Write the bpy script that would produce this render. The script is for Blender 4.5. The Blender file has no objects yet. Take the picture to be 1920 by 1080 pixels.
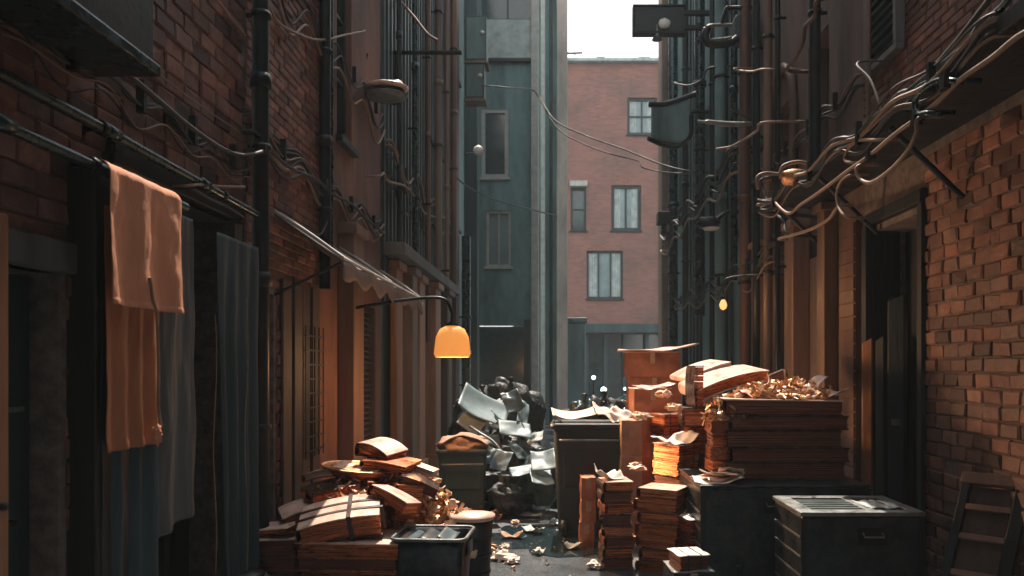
import bpy, math, random
from mathutils import Vector, Matrix, noise, Euler
random.seed(7)
R = math.radians
C = bpy.context.scene.collection
F = 1400.0; VX = 1040.0; VY = 690.0; EYE = 1.6
def P(px, py, d): return Vector(((px-VX)/F*d, d, EYE+(VY-py)/F*d))
def PW(px, py, X): return P(px, py, X*F/(px-VX))          # a point on the side wall whose lateral distance is X
XL, XR = -2.1, 2.7

# ---------------------------------------------------------------- materials
MATS = {}
def rgb(c, k=1.0): return (min(1, c[0]*k), min(1, c[1]*k), min(1, c[2]*k), 1)
def mat(name, col, rough=.6, metal=0., scale=6., var=.35, dirt=None, dirt_amt=.5, bump=.15, stretch=(1,1,1), bscale=None,
        rvar=.15, attr=False, emit=None, estr=0., spec=.5, dirt_scale=1.3, bdist=.01, stripes=None):
    m = bpy.data.materials.new(name); m.use_nodes = True
    N = m.node_tree.nodes; L = m.node_tree.links
    b = N['Principled BSDF']
    tc = N.new('ShaderNodeTexCoord'); oi = N.new('ShaderNodeObjectInfo')
    mul = N.new('ShaderNodeMath'); mul.operation = 'MULTIPLY'; mul.inputs[1].default_value = 17.3
    L.new(oi.outputs['Random'], mul.inputs[0])
    ad = N.new('ShaderNodeVectorMath'); ad.operation = 'ADD'
    L.new(tc.outputs['Object'], ad.inputs[0]); L.new(mul.outputs[0], ad.inputs[1])
    mp = N.new('ShaderNodeMapping'); mp.inputs['Scale'].default_value = stretch
    L.new(ad.outputs[0], mp.inputs[0])
    n1 = N.new('ShaderNodeTexNoise'); n1.inputs['Scale'].default_value = scale; n1.inputs['Detail'].default_value = 8; n1.inputs['Roughness'].default_value = .65
    L.new(mp.outputs[0], n1.inputs['Vector'])
    cr = N.new('ShaderNodeValToRGB'); cr.color_ramp.elements[0].position = .3; cr.color_ramp.elements[1].position = .7
    cr.color_ramp.elements[0].color = rgb(col, 1-var); cr.color_ramp.elements[1].color = rgb(col, 1+var)
    L.new(n1.outputs['Fac'], cr.inputs[0])
    out = cr.outputs[0]
    if attr:
        at = N.new('ShaderNodeAttribute'); at.attribute_name = 'Col'
        mx = N.new('ShaderNodeMix'); mx.data_type = 'RGBA'; mx.blend_type = 'MULTIPLY'; mx.inputs[0].default_value = 1
        L.new(out, mx.inputs[6]); L.new(at.outputs['Color'], mx.inputs[7]); out = mx.outputs[2]
    if dirt:
        n2 = N.new('ShaderNodeTexNoise'); n2.inputs['Scale'].default_value = dirt_scale; n2.inputs['Detail'].default_value = 9; n2.inputs['Roughness'].default_value = .7
        L.new(mp.outputs[0], n2.inputs['Vector'])
        c2 = N.new('ShaderNodeValToRGB'); c2.color_ramp.elements[0].position = .45; c2.color_ramp.elements[1].position = .68
        c2.color_ramp.elements[0].color = (0,0,0,1); c2.color_ramp.elements[1].color = (dirt_amt,)*3+(1,)
        L.new(n2.outputs['Fac'], c2.inputs[0])
        mx = N.new('ShaderNodeMix'); mx.data_type = 'RGBA'
        L.new(c2.outputs[0], mx.inputs[0]); L.new(out, mx.inputs[6]); mx.inputs[7].default_value = rgb(dirt); out = mx.outputs[2]
    L.new(out, b.inputs['Base Color'])
    mr = N.new('ShaderNodeMapRange'); mr.inputs[3].default_value = max(.03, rough-rvar); mr.inputs[4].default_value = min(1, rough+rvar)
    mr.inputs[1].default_value = .3; mr.inputs[2].default_value = .7
    L.new(n1.outputs['Fac'], mr.inputs[0]); L.new(mr.outputs[0], b.inputs['Roughness'])
    b.inputs['Metallic'].default_value = metal; b.inputs['Specular IOR Level'].default_value = spec
    if bump:
        n3 = N.new('ShaderNodeTexNoise'); n3.inputs['Scale'].default_value = bscale or scale*5; n3.inputs['Detail'].default_value = 6
        L.new(mp.outputs[0], n3.inputs['Vector'])
        bp = N.new('ShaderNodeBump'); bp.inputs['Strength'].default_value = bump; bp.inputs['Distance'].default_value = bdist
        h = n3.outputs['Fac']
        if stripes:
            wv = N.new('ShaderNodeTexWave'); wv.bands_direction = stripes[0]; wv.inputs['Scale'].default_value = stripes[1]
            wv.inputs['Distortion'].default_value = stripes[2]; L.new(tc.outputs['Object'], wv.inputs['Vector'])
            a2 = N.new('ShaderNodeMath'); a2.operation = 'ADD'; L.new(h, a2.inputs[0]); L.new(wv.outputs['Fac'], a2.inputs[1]); h = a2.outputs[0]
        L.new(h, bp.inputs['Height']); L.new(bp.outputs[0], b.inputs['Normal'])
    if emit:
        b.inputs['Emission Color'].default_value = rgb(emit); b.inputs['Emission Strength'].default_value = estr
    MATS[name] = m; return m
def brick_tex(name, c1, c2, mortar, axis, bw=.22, bh=.075, rough=.85, stain=(.05,.07,.06), stain_amt=.6):
    m = bpy.data.materials.new(name); m.use_nodes = True
    N = m.node_tree.nodes; L = m.node_tree.links; b = N['Principled BSDF']
    tc = N.new('ShaderNodeTexCoord'); sp = N.new('ShaderNodeSeparateXYZ'); cb = N.new('ShaderNodeCombineXYZ')
    L.new(tc.outputs['Object'], sp.inputs[0]); L.new(sp.outputs[axis], cb.inputs[0]); L.new(sp.outputs['Z'], cb.inputs[1])
    br = N.new('ShaderNodeTexBrick'); br.inputs['Scale'].default_value = 1; br.inputs['Brick Width'].default_value = bw
    br.inputs['Row Height'].default_value = bh; br.inputs['Mortar Size'].default_value = .007; br.inputs['Mortar Smooth'].default_value = .3; br.inputs['Bias'].default_value = 0
    br.inputs['Color1'].default_value = rgb(c1); br.inputs['Color2'].default_value = rgb(c2); br.inputs['Mortar'].default_value = rgb(mortar)
    L.new(cb.outputs[0], br.inputs['Vector'])
    n2 = N.new('ShaderNodeTexNoise'); n2.inputs['Scale'].default_value = .6; n2.inputs['Detail'].default_value = 10; n2.inputs['Roughness'].default_value = .7
    L.new(tc.outputs['Object'], n2.inputs['Vector'])
    c2n = N.new('ShaderNodeValToRGB'); c2n.color_ramp.elements[0].position = .45; c2n.color_ramp.elements[1].position = .75
    c2n.color_ramp.elements[0].color = (0,0,0,1); c2n.color_ramp.elements[1].color = (stain_amt,)*3+(1,)
    L.new(n2.outputs['Fac'], c2n.inputs[0])
    mx = N.new('ShaderNodeMix'); mx.data_type = 'RGBA'; L.new(c2n.outputs[0], mx.inputs[0]); L.new(br.outputs['Color'], mx.inputs[6]); mx.inputs[7].default_value = rgb(stain)
    L.new(mx.outputs[2], b.inputs['Base Color']); b.inputs['Roughness'].default_value = rough
    bp = N.new('ShaderNodeBump'); bp.invert = True; bp.inputs['Strength'].default_value = .6; bp.inputs['Distance'].default_value = .01
    L.new(br.outputs['Fac'], bp.inputs['Height']); L.new(bp.outputs[0], b.inputs['Normal'])
    MATS[name] = m; return m

mat('brick', (.25,.135,.11), .6, var=.45, scale=9, dirt=(.03,.028,.026), dirt_amt=.75, bump=.5, bscale=45, attr=True, dirt_scale=1.1, spec=.35)
mat('brick_warm', (.25,.135,.105), .55, var=.4, scale=9, dirt=(.05,.04,.035), dirt_amt=.6, bump=.5, bscale=45, attr=True, dirt_scale=1.4, spec=.4)
mat('mortar', (.17,.14,.125), .9, var=.5, scale=14, bump=.6)
brick_tex('brick_far', (.33,.145,.115), (.25,.11,.09), (.25,.19,.165), 'X', .26, .085, stain=(.07,.075,.07), stain_amt=.7)
brick_tex('brick_flat', (.14,.06,.04), (.08,.04,.03), (.05,.04,.035), 'Y')
mat('plaster_red', (.23,.115,.085), .85, var=.4, scale=2.2, dirt=(.04,.032,.03), dirt_amt=.8, bump=.5, bscale=25, stretch=(1,1,.25))
mat('plaster_brown', (.17,.12,.10), .85, var=.35, scale=3, dirt=(.03,.028,.028), dirt_amt=.8, bump=.6, bscale=30, stretch=(1,1,.3))
mat('plaster_teal', (.17,.28,.28), .8, var=.35, scale=1.5, dirt=(.04,.055,.055), dirt_amt=.8, bump=.3, stretch=(1,1,.3), dirt_scale=.9)
mat('plaster_pale', (.36,.30,.27), .8, var=.3, scale=2, dirt=(.12,.12,.11), dirt_amt=.7, bump=.3, stretch=(1,1,.3))
mat('metal_dark', (.014,.022,.027), .42, .6, var=.5, scale=7, dirt=(.09,.05,.03), dirt_amt=.35, bump=.15)
mat('metal_teal', (.055,.09,.095), .5, .4, var=.45, scale=3, dirt=(.03,.03,.03), dirt_amt=.7, bump=.2, stretch=(1,1,.2))
mat('pipe_teal', (.03,.06,.07), .28, .7, var=.4, scale=9, bump=.06, dirt=(.07,.04,.03), dirt_amt=.3)
mat('pipe_tan', (.22,.145,.105), .55, .1, var=.4, scale=4, dirt=(.06,.04,.03), dirt_amt=.7, bump=.2, stretch=(1,1,.2))
mat('pipe_brown', (.17,.09,.06), .5, .3, var=.4, scale=4, dirt=(.03,.03,.03), dirt_amt=.7, bump=.2, stretch=(1,1,.2))
mat('cable_dark', (.03,.033,.036), .7, 0, var=.3, bump=.05)
mat('cable_tan', (.22,.145,.10), .6, 0, var=.35, scale=12, bump=.1)
mat('sheet_cool', (.17,.26,.29), .5, 0, var=.3, scale=4, bump=.2, dirt=(.08,.12,.13), dirt_amt=.6, dirt_scale=3)
mat('wood_black', (.010,.015,.018), .5, 0, var=.5, scale=4, stretch=(1,1,.12), bump=.4, bscale=30, dirt=(.05,.045,.04), dirt_amt=.25)
mat('wood_teal', (.02,.035,.042), .5, 0, var=.5, scale=4, stretch=(1,1,.12), bump=.4, bscale=30, dirt=(.06,.08,.08), dirt_amt=.3)
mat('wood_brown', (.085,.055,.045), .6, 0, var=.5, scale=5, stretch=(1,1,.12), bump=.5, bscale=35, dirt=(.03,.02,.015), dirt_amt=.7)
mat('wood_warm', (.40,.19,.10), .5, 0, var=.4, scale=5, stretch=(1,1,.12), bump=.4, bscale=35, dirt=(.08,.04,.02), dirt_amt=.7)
mat('wood_tan', (.24,.145,.10), .6, 0, var=.4, scale=5, stretch=(1,1,.12), bump=.4, bscale=35, dirt=(.06,.04,.03), dirt_amt=.7)
mat('wood_grey', (.12,.12,.115), .7, 0, var=.5, scale=5, stretch=(1,1,.12), bump=.4, bscale=35, dirt=(.03,.03,.03), dirt_amt=.6)
mat('cloth_copper', (.62,.27,.15), .8, 0, var=.22, scale=5, stretch=(1,1,.2), bump=.4, bscale=160, dirt=(.28,.12,.06), dirt_amt=.5)
mat('cloth_rust', (.38,.14,.065), .6, 0, var=.3, scale=5, stretch=(1,1,.2), bump=.3, bscale=60, dirt=(.12,.045,.02), dirt_amt=.6)
mat('cloth_teal', (.035,.06,.07), .8, 0, var=.3, scale=5, stretch=(1,1,.2), bump=.3, bscale=80)
mat('cloth_grey', (.11,.12,.12), .7, 0, var=.35, scale=4, stretch=(1,1,.2), bump=.3, bscale=60, dirt=(.05,.045,.03), dirt_amt=.6)
mat('tarp', (.20,.15,.13), .7, 0, var=.35, scale=4, bump=.4, bscale=20, dirt=(.05,.045,.04), dirt_amt=.7)
mat('cover_cream', (.74,.52,.42), .35, 0, var=.2, scale=8, bump=.2, dirt=(.36,.17,.10), dirt_amt=.6, dirt_scale=5)
mat('cover_copper', (.52,.19,.10), .3, .75, var=.35, scale=8, bump=.2, dirt=(.12,.045,.02), dirt_amt=.7, dirt_scale=4)
mat('cover_dark', (.05,.025,.02), .3, .3, var=.5, scale=8, bump=.25, dirt=(.16,.07,.04), dirt_amt=.4, dirt_scale=4)
mat('pages_copper', (.66,.22,.10), .28, .8, var=.6, scale=10, stretch=(.3,.3,8), bump=.4, bscale=30, dirt=(.12,.04,.02), dirt_amt=.7, dirt_scale=1.2, stripes=('Z',45,1.2), bdist=.004)
mat('pages_brown', (.22,.085,.055), .38, .6, var=.6, scale=10, stretch=(.3,.3,8), bump=.4, bscale=30, dirt=(.05,.025,.02), dirt_amt=.7, dirt_scale=1.2, stripes=('Z',45,1.2), bdist=.004)
mat('pages_cream', (.72,.53,.40), .7, 0, var=.6, scale=10, stretch=(.3,.3,8), bump=.3, bscale=30, stripes=('Z',45,1.2), bdist=.004)
mat('strap', (.035,.015,.010), .45, 0, var=.4, bump=.1)
mat('cardboard', (.40,.16,.09), .42, .45, var=.3, scale=5, bump=.2, dirt=(.13,.05,.03), dirt_amt=.6, dirt_scale=3)
mat('cardboard_tan', (.40,.26,.18), .75, 0, var=.25, scale=5, bump=.2, dirt=(.18,.10,.06), dirt_amt=.6, dirt_scale=3)
mat('paper', (.74,.68,.60), .7, 0, var=.15, scale=6, bump=.3, dirt=(.35,.28,.22), dirt_amt=.5, dirt_scale=4)
mat('paper_grey', (.42,.48,.47), .6, 0, var=.25, scale=5, bump=.3, dirt=(.15,.18,.18), dirt_amt=.6, dirt_scale=3)
mat('trunk', (.012,.024,.034), .38, .3, var=.4, scale=6, bump=.25, dirt=(.10,.09,.08), dirt_amt=.5, dirt_scale=9)
mat('trunk_edge', (.20,.22,.22), .45, .5, var=.35, scale=14, bump=.2, dirt=(.07,.06,.05), dirt_amt=.6, dirt_scale=6)
mat('bin_green', (.028,.065,.06), .5, 0, var=.3, scale=5, bump=.1, dirt=(.04,.035,.03), dirt_amt=.6)
mat('bin_black', (.012,.022,.026), .45, 0, var=.35, scale=5, bump=.1, dirt=(.06,.055,.045), dirt_amt=.5)
mat('bag_black', (.012,.022,.028), .55, 0, var=.4, scale=5, bump=.9, bscale=22, bdist=.02)
mat('bag_teal', (.05,.09,.10), .35, 0, var=.3, scale=5, bump=.4, bscale=14, bdist=.02)
mat('scrap_copper', (.74,.36,.17), .32, .65, var=.5, scale=16, bump=.3)
mat('scrap_cream', (.74,.52,.36), .5, .1, var=.35, scale=14, bump=.3, dirt=(.4,.18,.08), dirt_amt=.6, dirt_scale=6)
mat('glass', (.03,.06,.065), .12, 0, var=.3, bump=.03, rvar=.05, spec=.8)
mat('glass_pale', (.20,.27,.28), .2, 0, var=.25, scale=1.5, bump=.03, rvar=.05, spec=.7)
mat('frame_pale', (.42,.42,.39), .6, 0, var=.25, bump=.1)
mat('frame_dark', (.03,.04,.042), .5, .3, var=.3, bump=.1)
mat('white_enamel', (.78,.76,.72), .35, 0, var=.1, bump=.05, dirt=(.3,.25,.2), dirt_amt=.4, dirt_scale=5)
mat('lamp_orange', (.8,.35,.08), .6, 0, var=.2, bump=.1, emit=(1,.36,.08), estr=.42)
mat('lamp_globe', (.8,.9,.9), .4, 0, var=.05, bump=0, emit=(.5,.88,1), estr=4)
mat('lamp_bulb', (.9,.5,.2), .4, 0, var=.05, bump=0, emit=(1,.42,.14), estr=.9)
mat('roof_dark', (.035,.035,.036), .8, var=.4, bump=.4)

# ground: damp asphalt with smoother wet patches
def ground_mat():
    m = mat('asphalt', (.060,.074,.084), .6, 0, scale=3, var=.45, bump=.5, bscale=38, bdist=.012)
    N = m.node_tree.nodes; L = m.node_tree.links; b = N['Principled BSDF']
    tc = N.new('ShaderNodeTexCoord'); n = N.new('ShaderNodeTexNoise'); n.inputs['Scale'].default_value = .9; n.inputs['Detail'].default_value = 7
    L.new(tc.outputs['Object'], n.inputs['Vector'])
    mr = N.new('ShaderNodeMapRange'); mr.inputs[1].default_value = .44; mr.inputs[2].default_value = .60; mr.inputs[3].default_value = .10; mr.inputs[4].default_value = .5
    L.new(n.outputs['Fac'], mr.inputs[0]); L.new(mr.outputs[0], b.inputs['Roughness'])
ground_mat()
mat('wet', (.012,.024,.03), .09, 0, var=.3, scale=2, bump=.12, bscale=5, rvar=.04, spec=.9)

# ---------------------------------------------------------------- mesh helpers
class MB:
    def __init__(s): s.v = []; s.f = []; s.m = []; s.sm = []; s.c = []
    def add(s, vs, fs, m=0, smooth=False, col=(1,1,1)):
        k = len(s.v); s.v += [tuple(v) for v in vs]
        for f in fs: s.f.append([i+k for i in f]); s.m.append(m); s.sm.append(smooth); s.c.append(col)
    def box(s, a, b, m=0, M=None, col=(1,1,1)):
        x0,y0,z0 = a; x1,y1,z1 = b
        vs = [Vector(p) for p in ((x0,y0,z0),(x1,y0,z0),(x1,y1,z0),(x0,y1,z0),(x0,y0,z1),(x1,y0,z1),(x1,y1,z1),(x0,y1,z1))]
        if M is not None: vs = [M @ v for v in vs]
        s.add(vs, [(0,3,2,1),(4,5,6,7),(0,1,5,4),(1,2,6,5),(2,3,7,6),(3,0,4,7)], m, False, col)
    def tube(s, pts, r, seg=8, m=0, spline=True, cap=True):
        pts = [Vector(p) for p in pts]
        if spline and len(pts) > 2: pts = catmull(pts)
        n = len(pts); rs = r if isinstance(r, (list, tuple)) else [r]*n
        if len(rs) != n: rs = [rs[min(len(rs)-1, int(i*len(rs)/n))] for i in range(n)]
        vs = []; up = None
        for i, p in enumerate(pts):
            t = (pts[min(i+1,n-1)]-pts[max(i-1,0)]).normalized()
            if up is None: up = t.orthogonal().normalized()
            up = (up - t*up.dot(t)).normalized(); q = t.cross(up)
            for k in range(seg):
                a = 2*math.pi*k/seg; vs.append(p+(up*math.cos(a)+q*math.sin(a))*rs[i])
        fs = [(i*seg+k, i*seg+(k+1)%seg, (i+1)*seg+(k+1)%seg, (i+1)*seg+k) for i in range(n-1) for k in range(seg)]
        s.add(vs, fs, m, True)
        if cap:
            s.add(vs[:seg], [tuple(range(seg))[::-1]], m); s.add(vs[-seg:], [tuple(range(seg))], m)
    def lathe(s, prof, c=(0,0,0), seg=24, m=0, M=None, sy=1.0):
        c = Vector(c); vs = []
        for r, z in prof:
            for k in range(seg):
                a = 2*math.pi*k/seg; v = Vector((r*math.cos(a), r*math.sin(a)*sy, z))
                if M is not None: v = M @ v
                vs.append(v+c)
        n = len(prof)
        fs = [(i*seg+k, i*seg+(k+1)%seg, (i+1)*seg+(k+1)%seg, (i+1)*seg+k) for i in range(n-1) for k in range(seg)]
        s.add(vs, fs, m, True)
        s.add(vs[:seg], [tuple(range(seg))[::-1]], m); s.add(vs[-seg:], [tuple(range(seg))], m)
    def grid(s, fn, nu, nv, m=0, smooth=True):
        vs = [fn(i/nu, j/nv) for j in range(nv+1) for i in range(nu+1)]
        fs = [(j*(nu+1)+i, j*(nu+1)+i+1, (j+1)*(nu+1)+i+1, (j+1)*(nu+1)+i) for j in range(nv) for i in range(nu)]
        s.add(vs, fs, m, smooth)
    def blob(s, c, rad, seed=0, amp=.25, fr=2.2, n=14, m=0, flat=None, sm=True):
        c = Vector(c); rx, ry, rz = rad; vs = []
        for j in range(n+1):
            th = math.pi*j/n
            for i in range(2*n):
                ph = math.pi*i/n
                d = Vector((math.sin(th)*math.cos(ph), math.sin(th)*math.sin(ph), math.cos(th)))
                k = 1+amp*noise.noise(d*fr+Vector((seed*3.7,seed,0)))*2+amp*.5*noise.noise(d*fr*2.7+Vector((seed,0,seed*2)))
                v = Vector((d.x*rx*k, d.y*ry*k, d.z*rz*k))
                if flat is not None and v.z < -flat*rz: v.z = -flat*rz
                vs.append(c+v)
        w = 2*n
        s.add(vs, [(j*w+i, (j+1)*w+i, (j+1)*w+(i+1)%w, j*w+(i+1)%w) for j in range(n) for i in range(w)], m, sm)
    def build(s, name, mats, parent=None, world=True, bevel=0, solid=0):
        me = bpy.data.meshes.new(name); me.from_pydata(s.v, [], s.f)
        mats = mats if isinstance(mats, (list, tuple)) else [mats]
        for q in mats: me.materials.append(MATS[q])
        me.polygons.foreach_set('material_index', s.m); me.polygons.foreach_set('use_smooth', s.sm)
        if any(c != (1,1,1) for c in s.c) or any('brick' in q for q in mats):
            at = me.color_attributes.new('Col', 'FLOAT_COLOR', 'CORNER'); buf = []
            for p, c in zip(me.polygons, s.c): buf += list(c+(1,))*p.loop_total
            at.data.foreach_set('color', buf)
        me.update(); o = bpy.data.objects.new(name, me); C.objects.link(o)
        if parent:
            o.parent = parent
            if world: o.matrix_parent_inverse = Matrix.LocRotScale(parent.location, parent.rotation_euler, None).inverted()
        if solid:
            md = o.modifiers.new('solid', 'SOLIDIFY'); md.thickness = solid; md.offset = 0
        if bevel:
            md = o.modifiers.new('bevel', 'BEVEL'); md.width = bevel; md.segments = 2; md.limit_method = 'ANGLE'; md.angle_limit = R(50)
        return o
def catmull(p, n=7):
    q = [p[0]*2-p[1]]+p+[p[-1]*2-p[-2]]; out = []
    for i in range(1, len(q)-2):
        a,b,c,d = q[i-1:i+3]
        for k in range(n):
            t = k/n; out.append(.5*((2*b)+(c-a)*t+(2*a-5*b+4*c-d)*t*t+(3*b-a-3*c+d)*t**3))
    out.append(q[-2]); return out
def tag(o, label=None, cat=None, group=None, kind=None):
    if label: o['label'] = label
    if cat: o['category'] = cat
    if group: o['group'] = group
    if kind: o['kind'] = kind
    return o
def thing(name, label, cat, loc=(0,0,0), rot=(0,0,0), group=None):
    o = bpy.data.objects.new(name, None); C.objects.link(o); o.location = loc; o.rotation_euler = rot; o.empty_display_size = .1
    return tag(o, label, cat, group)

# wall frames: (u,v,w) -> world, w pointing out of the wall into the alley
class Fr:
    def __init__(s, O, U, N): s.O = Vector(O); s.U = Vector(U); s.N = Vector(N)
    def __call__(s, u, v, w): return s.O+s.U*u+Vector((0,0,v))+s.N*w
    def box(s, mb, u0,u1,v0,v1,w0,w1, m=0, col=(1,1,1)):
        vs = [s(u0,v0,w0),s(u1,v0,w0),s(u1,v1,w0),s(u0,v1,w0),s(u0,v0,w1),s(u1,v0,w1),s(u1,v1,w1),s(u0,v1,w1)]
        mb.add(vs, [(0,3,2,1),(4,5,6,7),(0,1,5,4),(1,2,6,5),(2,3,7,6),(3,0,4,7)], m, False, col)
def LF(X=XL): return Fr((X,0,0),(0,1,0),(1,0,0))
def RF(X=XR): return Fr((X,0,0),(0,1,0),(-1,0,0))
def FF(Y): return Fr((0,Y,0),(1,0,0),(0,-1,0))
def wall(mb, fr, u0,u1,v0,v1, holes=(), t=.3, m=0):
    us = sorted({u0,u1,*[h[0] for h in holes],*[h[1] for h in holes]}); us = [u for u in us if u0 <= u <= u1]
    for a, b in zip(us, us[1:]):
        c = (a+b)/2; hs = sorted([(h[2],h[3]) for h in holes if h[0] < c < h[1]]); z = v0
        for p, q in hs:
            if p > z: fr.box(mb, a,b,z,p,-t,0,m)
            z = max(z, q)
        if z < v1: fr.box(mb, a,b,z,v1,-t,0,m)
def bricks(mb, fr, u0,u1,v0,v1, holes=(), bw=.215, bh=.115, gap=.012, dep=.018, jit=.004, m=1, pal=None, miss=.0):
    nr = int((v1-v0)/bh); pal = pal or [(1,1,1),(.8,.78,.75),(1.2,1.05,.95),(.55,.5,.5),(.35,.34,.36),(1.05,.85,.8)]
    for r in range(nr):
        z0 = v0+r*bh+gap/2; z1 = z0+bh-gap; off = (r % 2)*bw/2; u = u0-bw+off
        while u < u1:
            a = max(u0, u+gap/2)+random.uniform(-.003,.003); b = min(u1, u+bw-gap/2)+random.uniform(-.003,.003); u += bw*random.choice((1,1,1,.5,1)) if random.random()<.12 else bw
            if b-a < .03: continue
            if any(h[0]-.01 < b and a < h[1]+.01 and h[2]-.01 < z1 and z0 < h[3]+.01 for h in holes): continue
            if random.random() < miss: continue
            j = lambda k=1: random.uniform(-jit, jit)*k
            d = dep+random.uniform(-.006,.009); e = .008
            tz = j(); vs = [fr(a,z0,-.002),fr(b,z0,-.002),fr(b,z1,-.002),fr(a,z1,-.002),
                  fr(a+j(),z0+j()+tz,d-e),fr(b+j(),z0+j()-tz,d-e),fr(b+j(),z1+j()-tz,d-e),fr(a+j(),z1+j()+tz,d-e),
                  fr(a+e+j(),z0+e+j()+tz,d+j()),fr(b-e+j(),z0+e+j()-tz,d+j()),fr(b-e+j(),z1-e+j()-tz,d+j()),fr(a+e+j(),z1-e+j()+tz,d+j())]
            fs = [(0,1,5,4),(1,2,6,5),(2,3,7,6),(3,0,4,7),(4,5,9,8),(5,6,10,9),(6,7,11,10),(7,4,8,11),(8,9,10,11)]
            c = random.choice(pal); k = random.uniform(.75,1.2)
            mb.add(vs, fs, m, False, (c[0]*k, c[1]*k, c[2]*k))
def window(fr, u0,u1,v0,v1, parent, fm='frame_pale', gm='glass', nu=2, nv=2, fw=.06, rec=.12, sill=True):
    mb = MB(); w0, w1 = -rec-.05, -rec+.02
    fr.box(mb,u0,u1,v1-fw,v1,w0,w1); fr.box(mb,u0,u1,v0,v0+fw,w0,w1)
    fr.box(mb,u0,u0+fw,v0+fw,v1-fw,w0,w1); fr.box(mb,u1-fw,u1,v0+fw,v1-fw,w0,w1)
    for i in range(1,nu):
        u = u0+(u1-u0)*i/nu; fr.box(mb,u-fw*.3,u+fw*.3,v0+fw,v1-fw,w0+.01,w1-.005)
    for i in range(1,nv):
        v = v0+(v1-v0)*i/nv; fr.box(mb,u0+fw,u1-fw,v-fw*.3,v+fw*.3,w0+.013,w1-.01)
    o = mb.build('window', fm, parent)
    g = MB(); fr.box(g,u0+.01,u1-.01,v0+.01,v1-.01,w0-.02,w0+.005); g.build('pane', gm, o)
    if sill:
        k = MB(); fr.box(k,u0-.05,u1+.05,v0-.07,v0-.003,-.1,.07); k.build('sill', fm, o, bevel=.008)
    return o

# ---------------------------------------------------------------- ground and sky
g = MB(); g.box((-150,-60,-.3),(150,220,0)); tag(g.build('ground', 'asphalt'), kind='structure')
def puddle(cx, cy, rx, ry, seed):
    mb = MB(); n = 64; vs = [Vector((cx,cy,.004))]
    for k in range(n):
        a = 2*math.pi*k/n; q = 1+.5*noise.noise(Vector((math.cos(a)*1.6,math.sin(a)*1.6,seed)))+.2*noise.noise(Vector((math.cos(a)*5,math.sin(a)*5,seed)))
        vs.append(Vector((cx+rx*q*math.cos(a), cy+ry*q*math.sin(a), .004)))
    mb.add(vs, [(0,1+k,1+(k+1)%n) for k in range(n)]); tag(mb.build('puddle', 'wet'), kind='structure')
puddle(.02, 7.0, .72, .62, 1.3); puddle(-.1, 9.0, .8, .7, 4.1); puddle(.35, 12.5, .8, 1.2, 7.7)

# ---------------------------------------------------------------- LEFT SIDE
lf = LF()
# near brick building
b1 = thing('brick_building', 'dark weathered brick building at the near left with a narrow black door', 'building', (XL,3,0))
mb = MB(); door_h = (2.25,3.16,0,2.0); holes1 = [door_h, (3.5,4.9,0,2.55)]
wall(mb, lf, -8,5.02,0,10.5,holes1); bricks(mb, lf, 1.5,5.02,0,5.4,holes1, bw=.2, bh=.1, gap=.010, miss=.008, dep=.013, jit=.005)
mb.build('wall', ['mortar','brick'], b1)
mb = MB(); lf.box(mb,-8,5.02,10.5,10.6,-.4,.1); mb.build('roof', 'roof_dark', b1)
mb = MB()
for i in range(6): lf.box(mb, 2.26+i*.15,2.4+i*.15,.02,1.98,-.16,-.12+.004*(i%2))
lf.box(mb,2.25,3.16,0,1.99,-.2,-.165)
d = mb.build('door', 'wood_teal', b1); 
mb = MB(); mb.tube([lf(2.99,.98,-.12),lf(2.99,.98,-.06),lf(2.92,.98,-.05)], .012); mb.build('handle','metal_dark',d)
mb = MB(); lf.box(mb,2.35,3.1,1.42,1.44,-.113,-.10); mb.build('door_rail','trunk_edge',d)
mb = MB(); lf.box(mb,2.2,3.2,2.0,2.13,-.1,.06); mb.build('lintel', 'wood_grey', b1, bevel=.01)
mb = MB(); lf.box(mb,3.21,3.46,0,2.5,-.1,.13); mb.build('pilaster', 'wood_black', b1, bevel=.01)
mb = MB(); lf.box(mb,3.45,4.95,0,2.6,-.36,-.302); lf.box(mb,4.35,4.42,0,2.5,-.30,-.18); mb.build('boarded_opening', 'wood_black', b1)
mb = MB(); lf.box(mb,3.47,4.95,2.55,2.68,-.05,.05); mb.build('lintel', 'metal_dark', b1, bevel=.01)
# brown post at the frame edge
p = thing('wooden_post', 'worn reddish brown wooden post at the left edge beside the black door', 'post', (-2.03,2.72,0))
mb = MB(); mb.box((-2.1+.003,2.6,0),(-1.99,2.725,2.16)); mb.build('shaft','wood_warm',p,bevel=.008)
mb = MB(); mb.lathe([(.0,-.004),(.016,-.004),(.016,.01),(.0,.012)], (-1.989,2.69,1.1), 12, M=Matrix.Rotation(R(90),4,'Y')); mb.build('bolt','metal_dark',p)
# black housing high up left
h = thing('duct_housing', 'black metal duct housing high on the near brick wall', 'duct', (XL+.2,2.9,3.2))
mb = MB(); lf.box(mb,1.2,3.32,2.95,5.3,.03,.32); mb.build('casing','metal_dark',h,bevel=.01)
mb = MB(); lf.box(mb,1.2,3.34,2.9,2.95,.028,.34); lf.box(mb,1.2,3.33,3.6,3.64,.315,.335); mb.build('flange','pipe_teal',h,bevel=.006)

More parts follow.
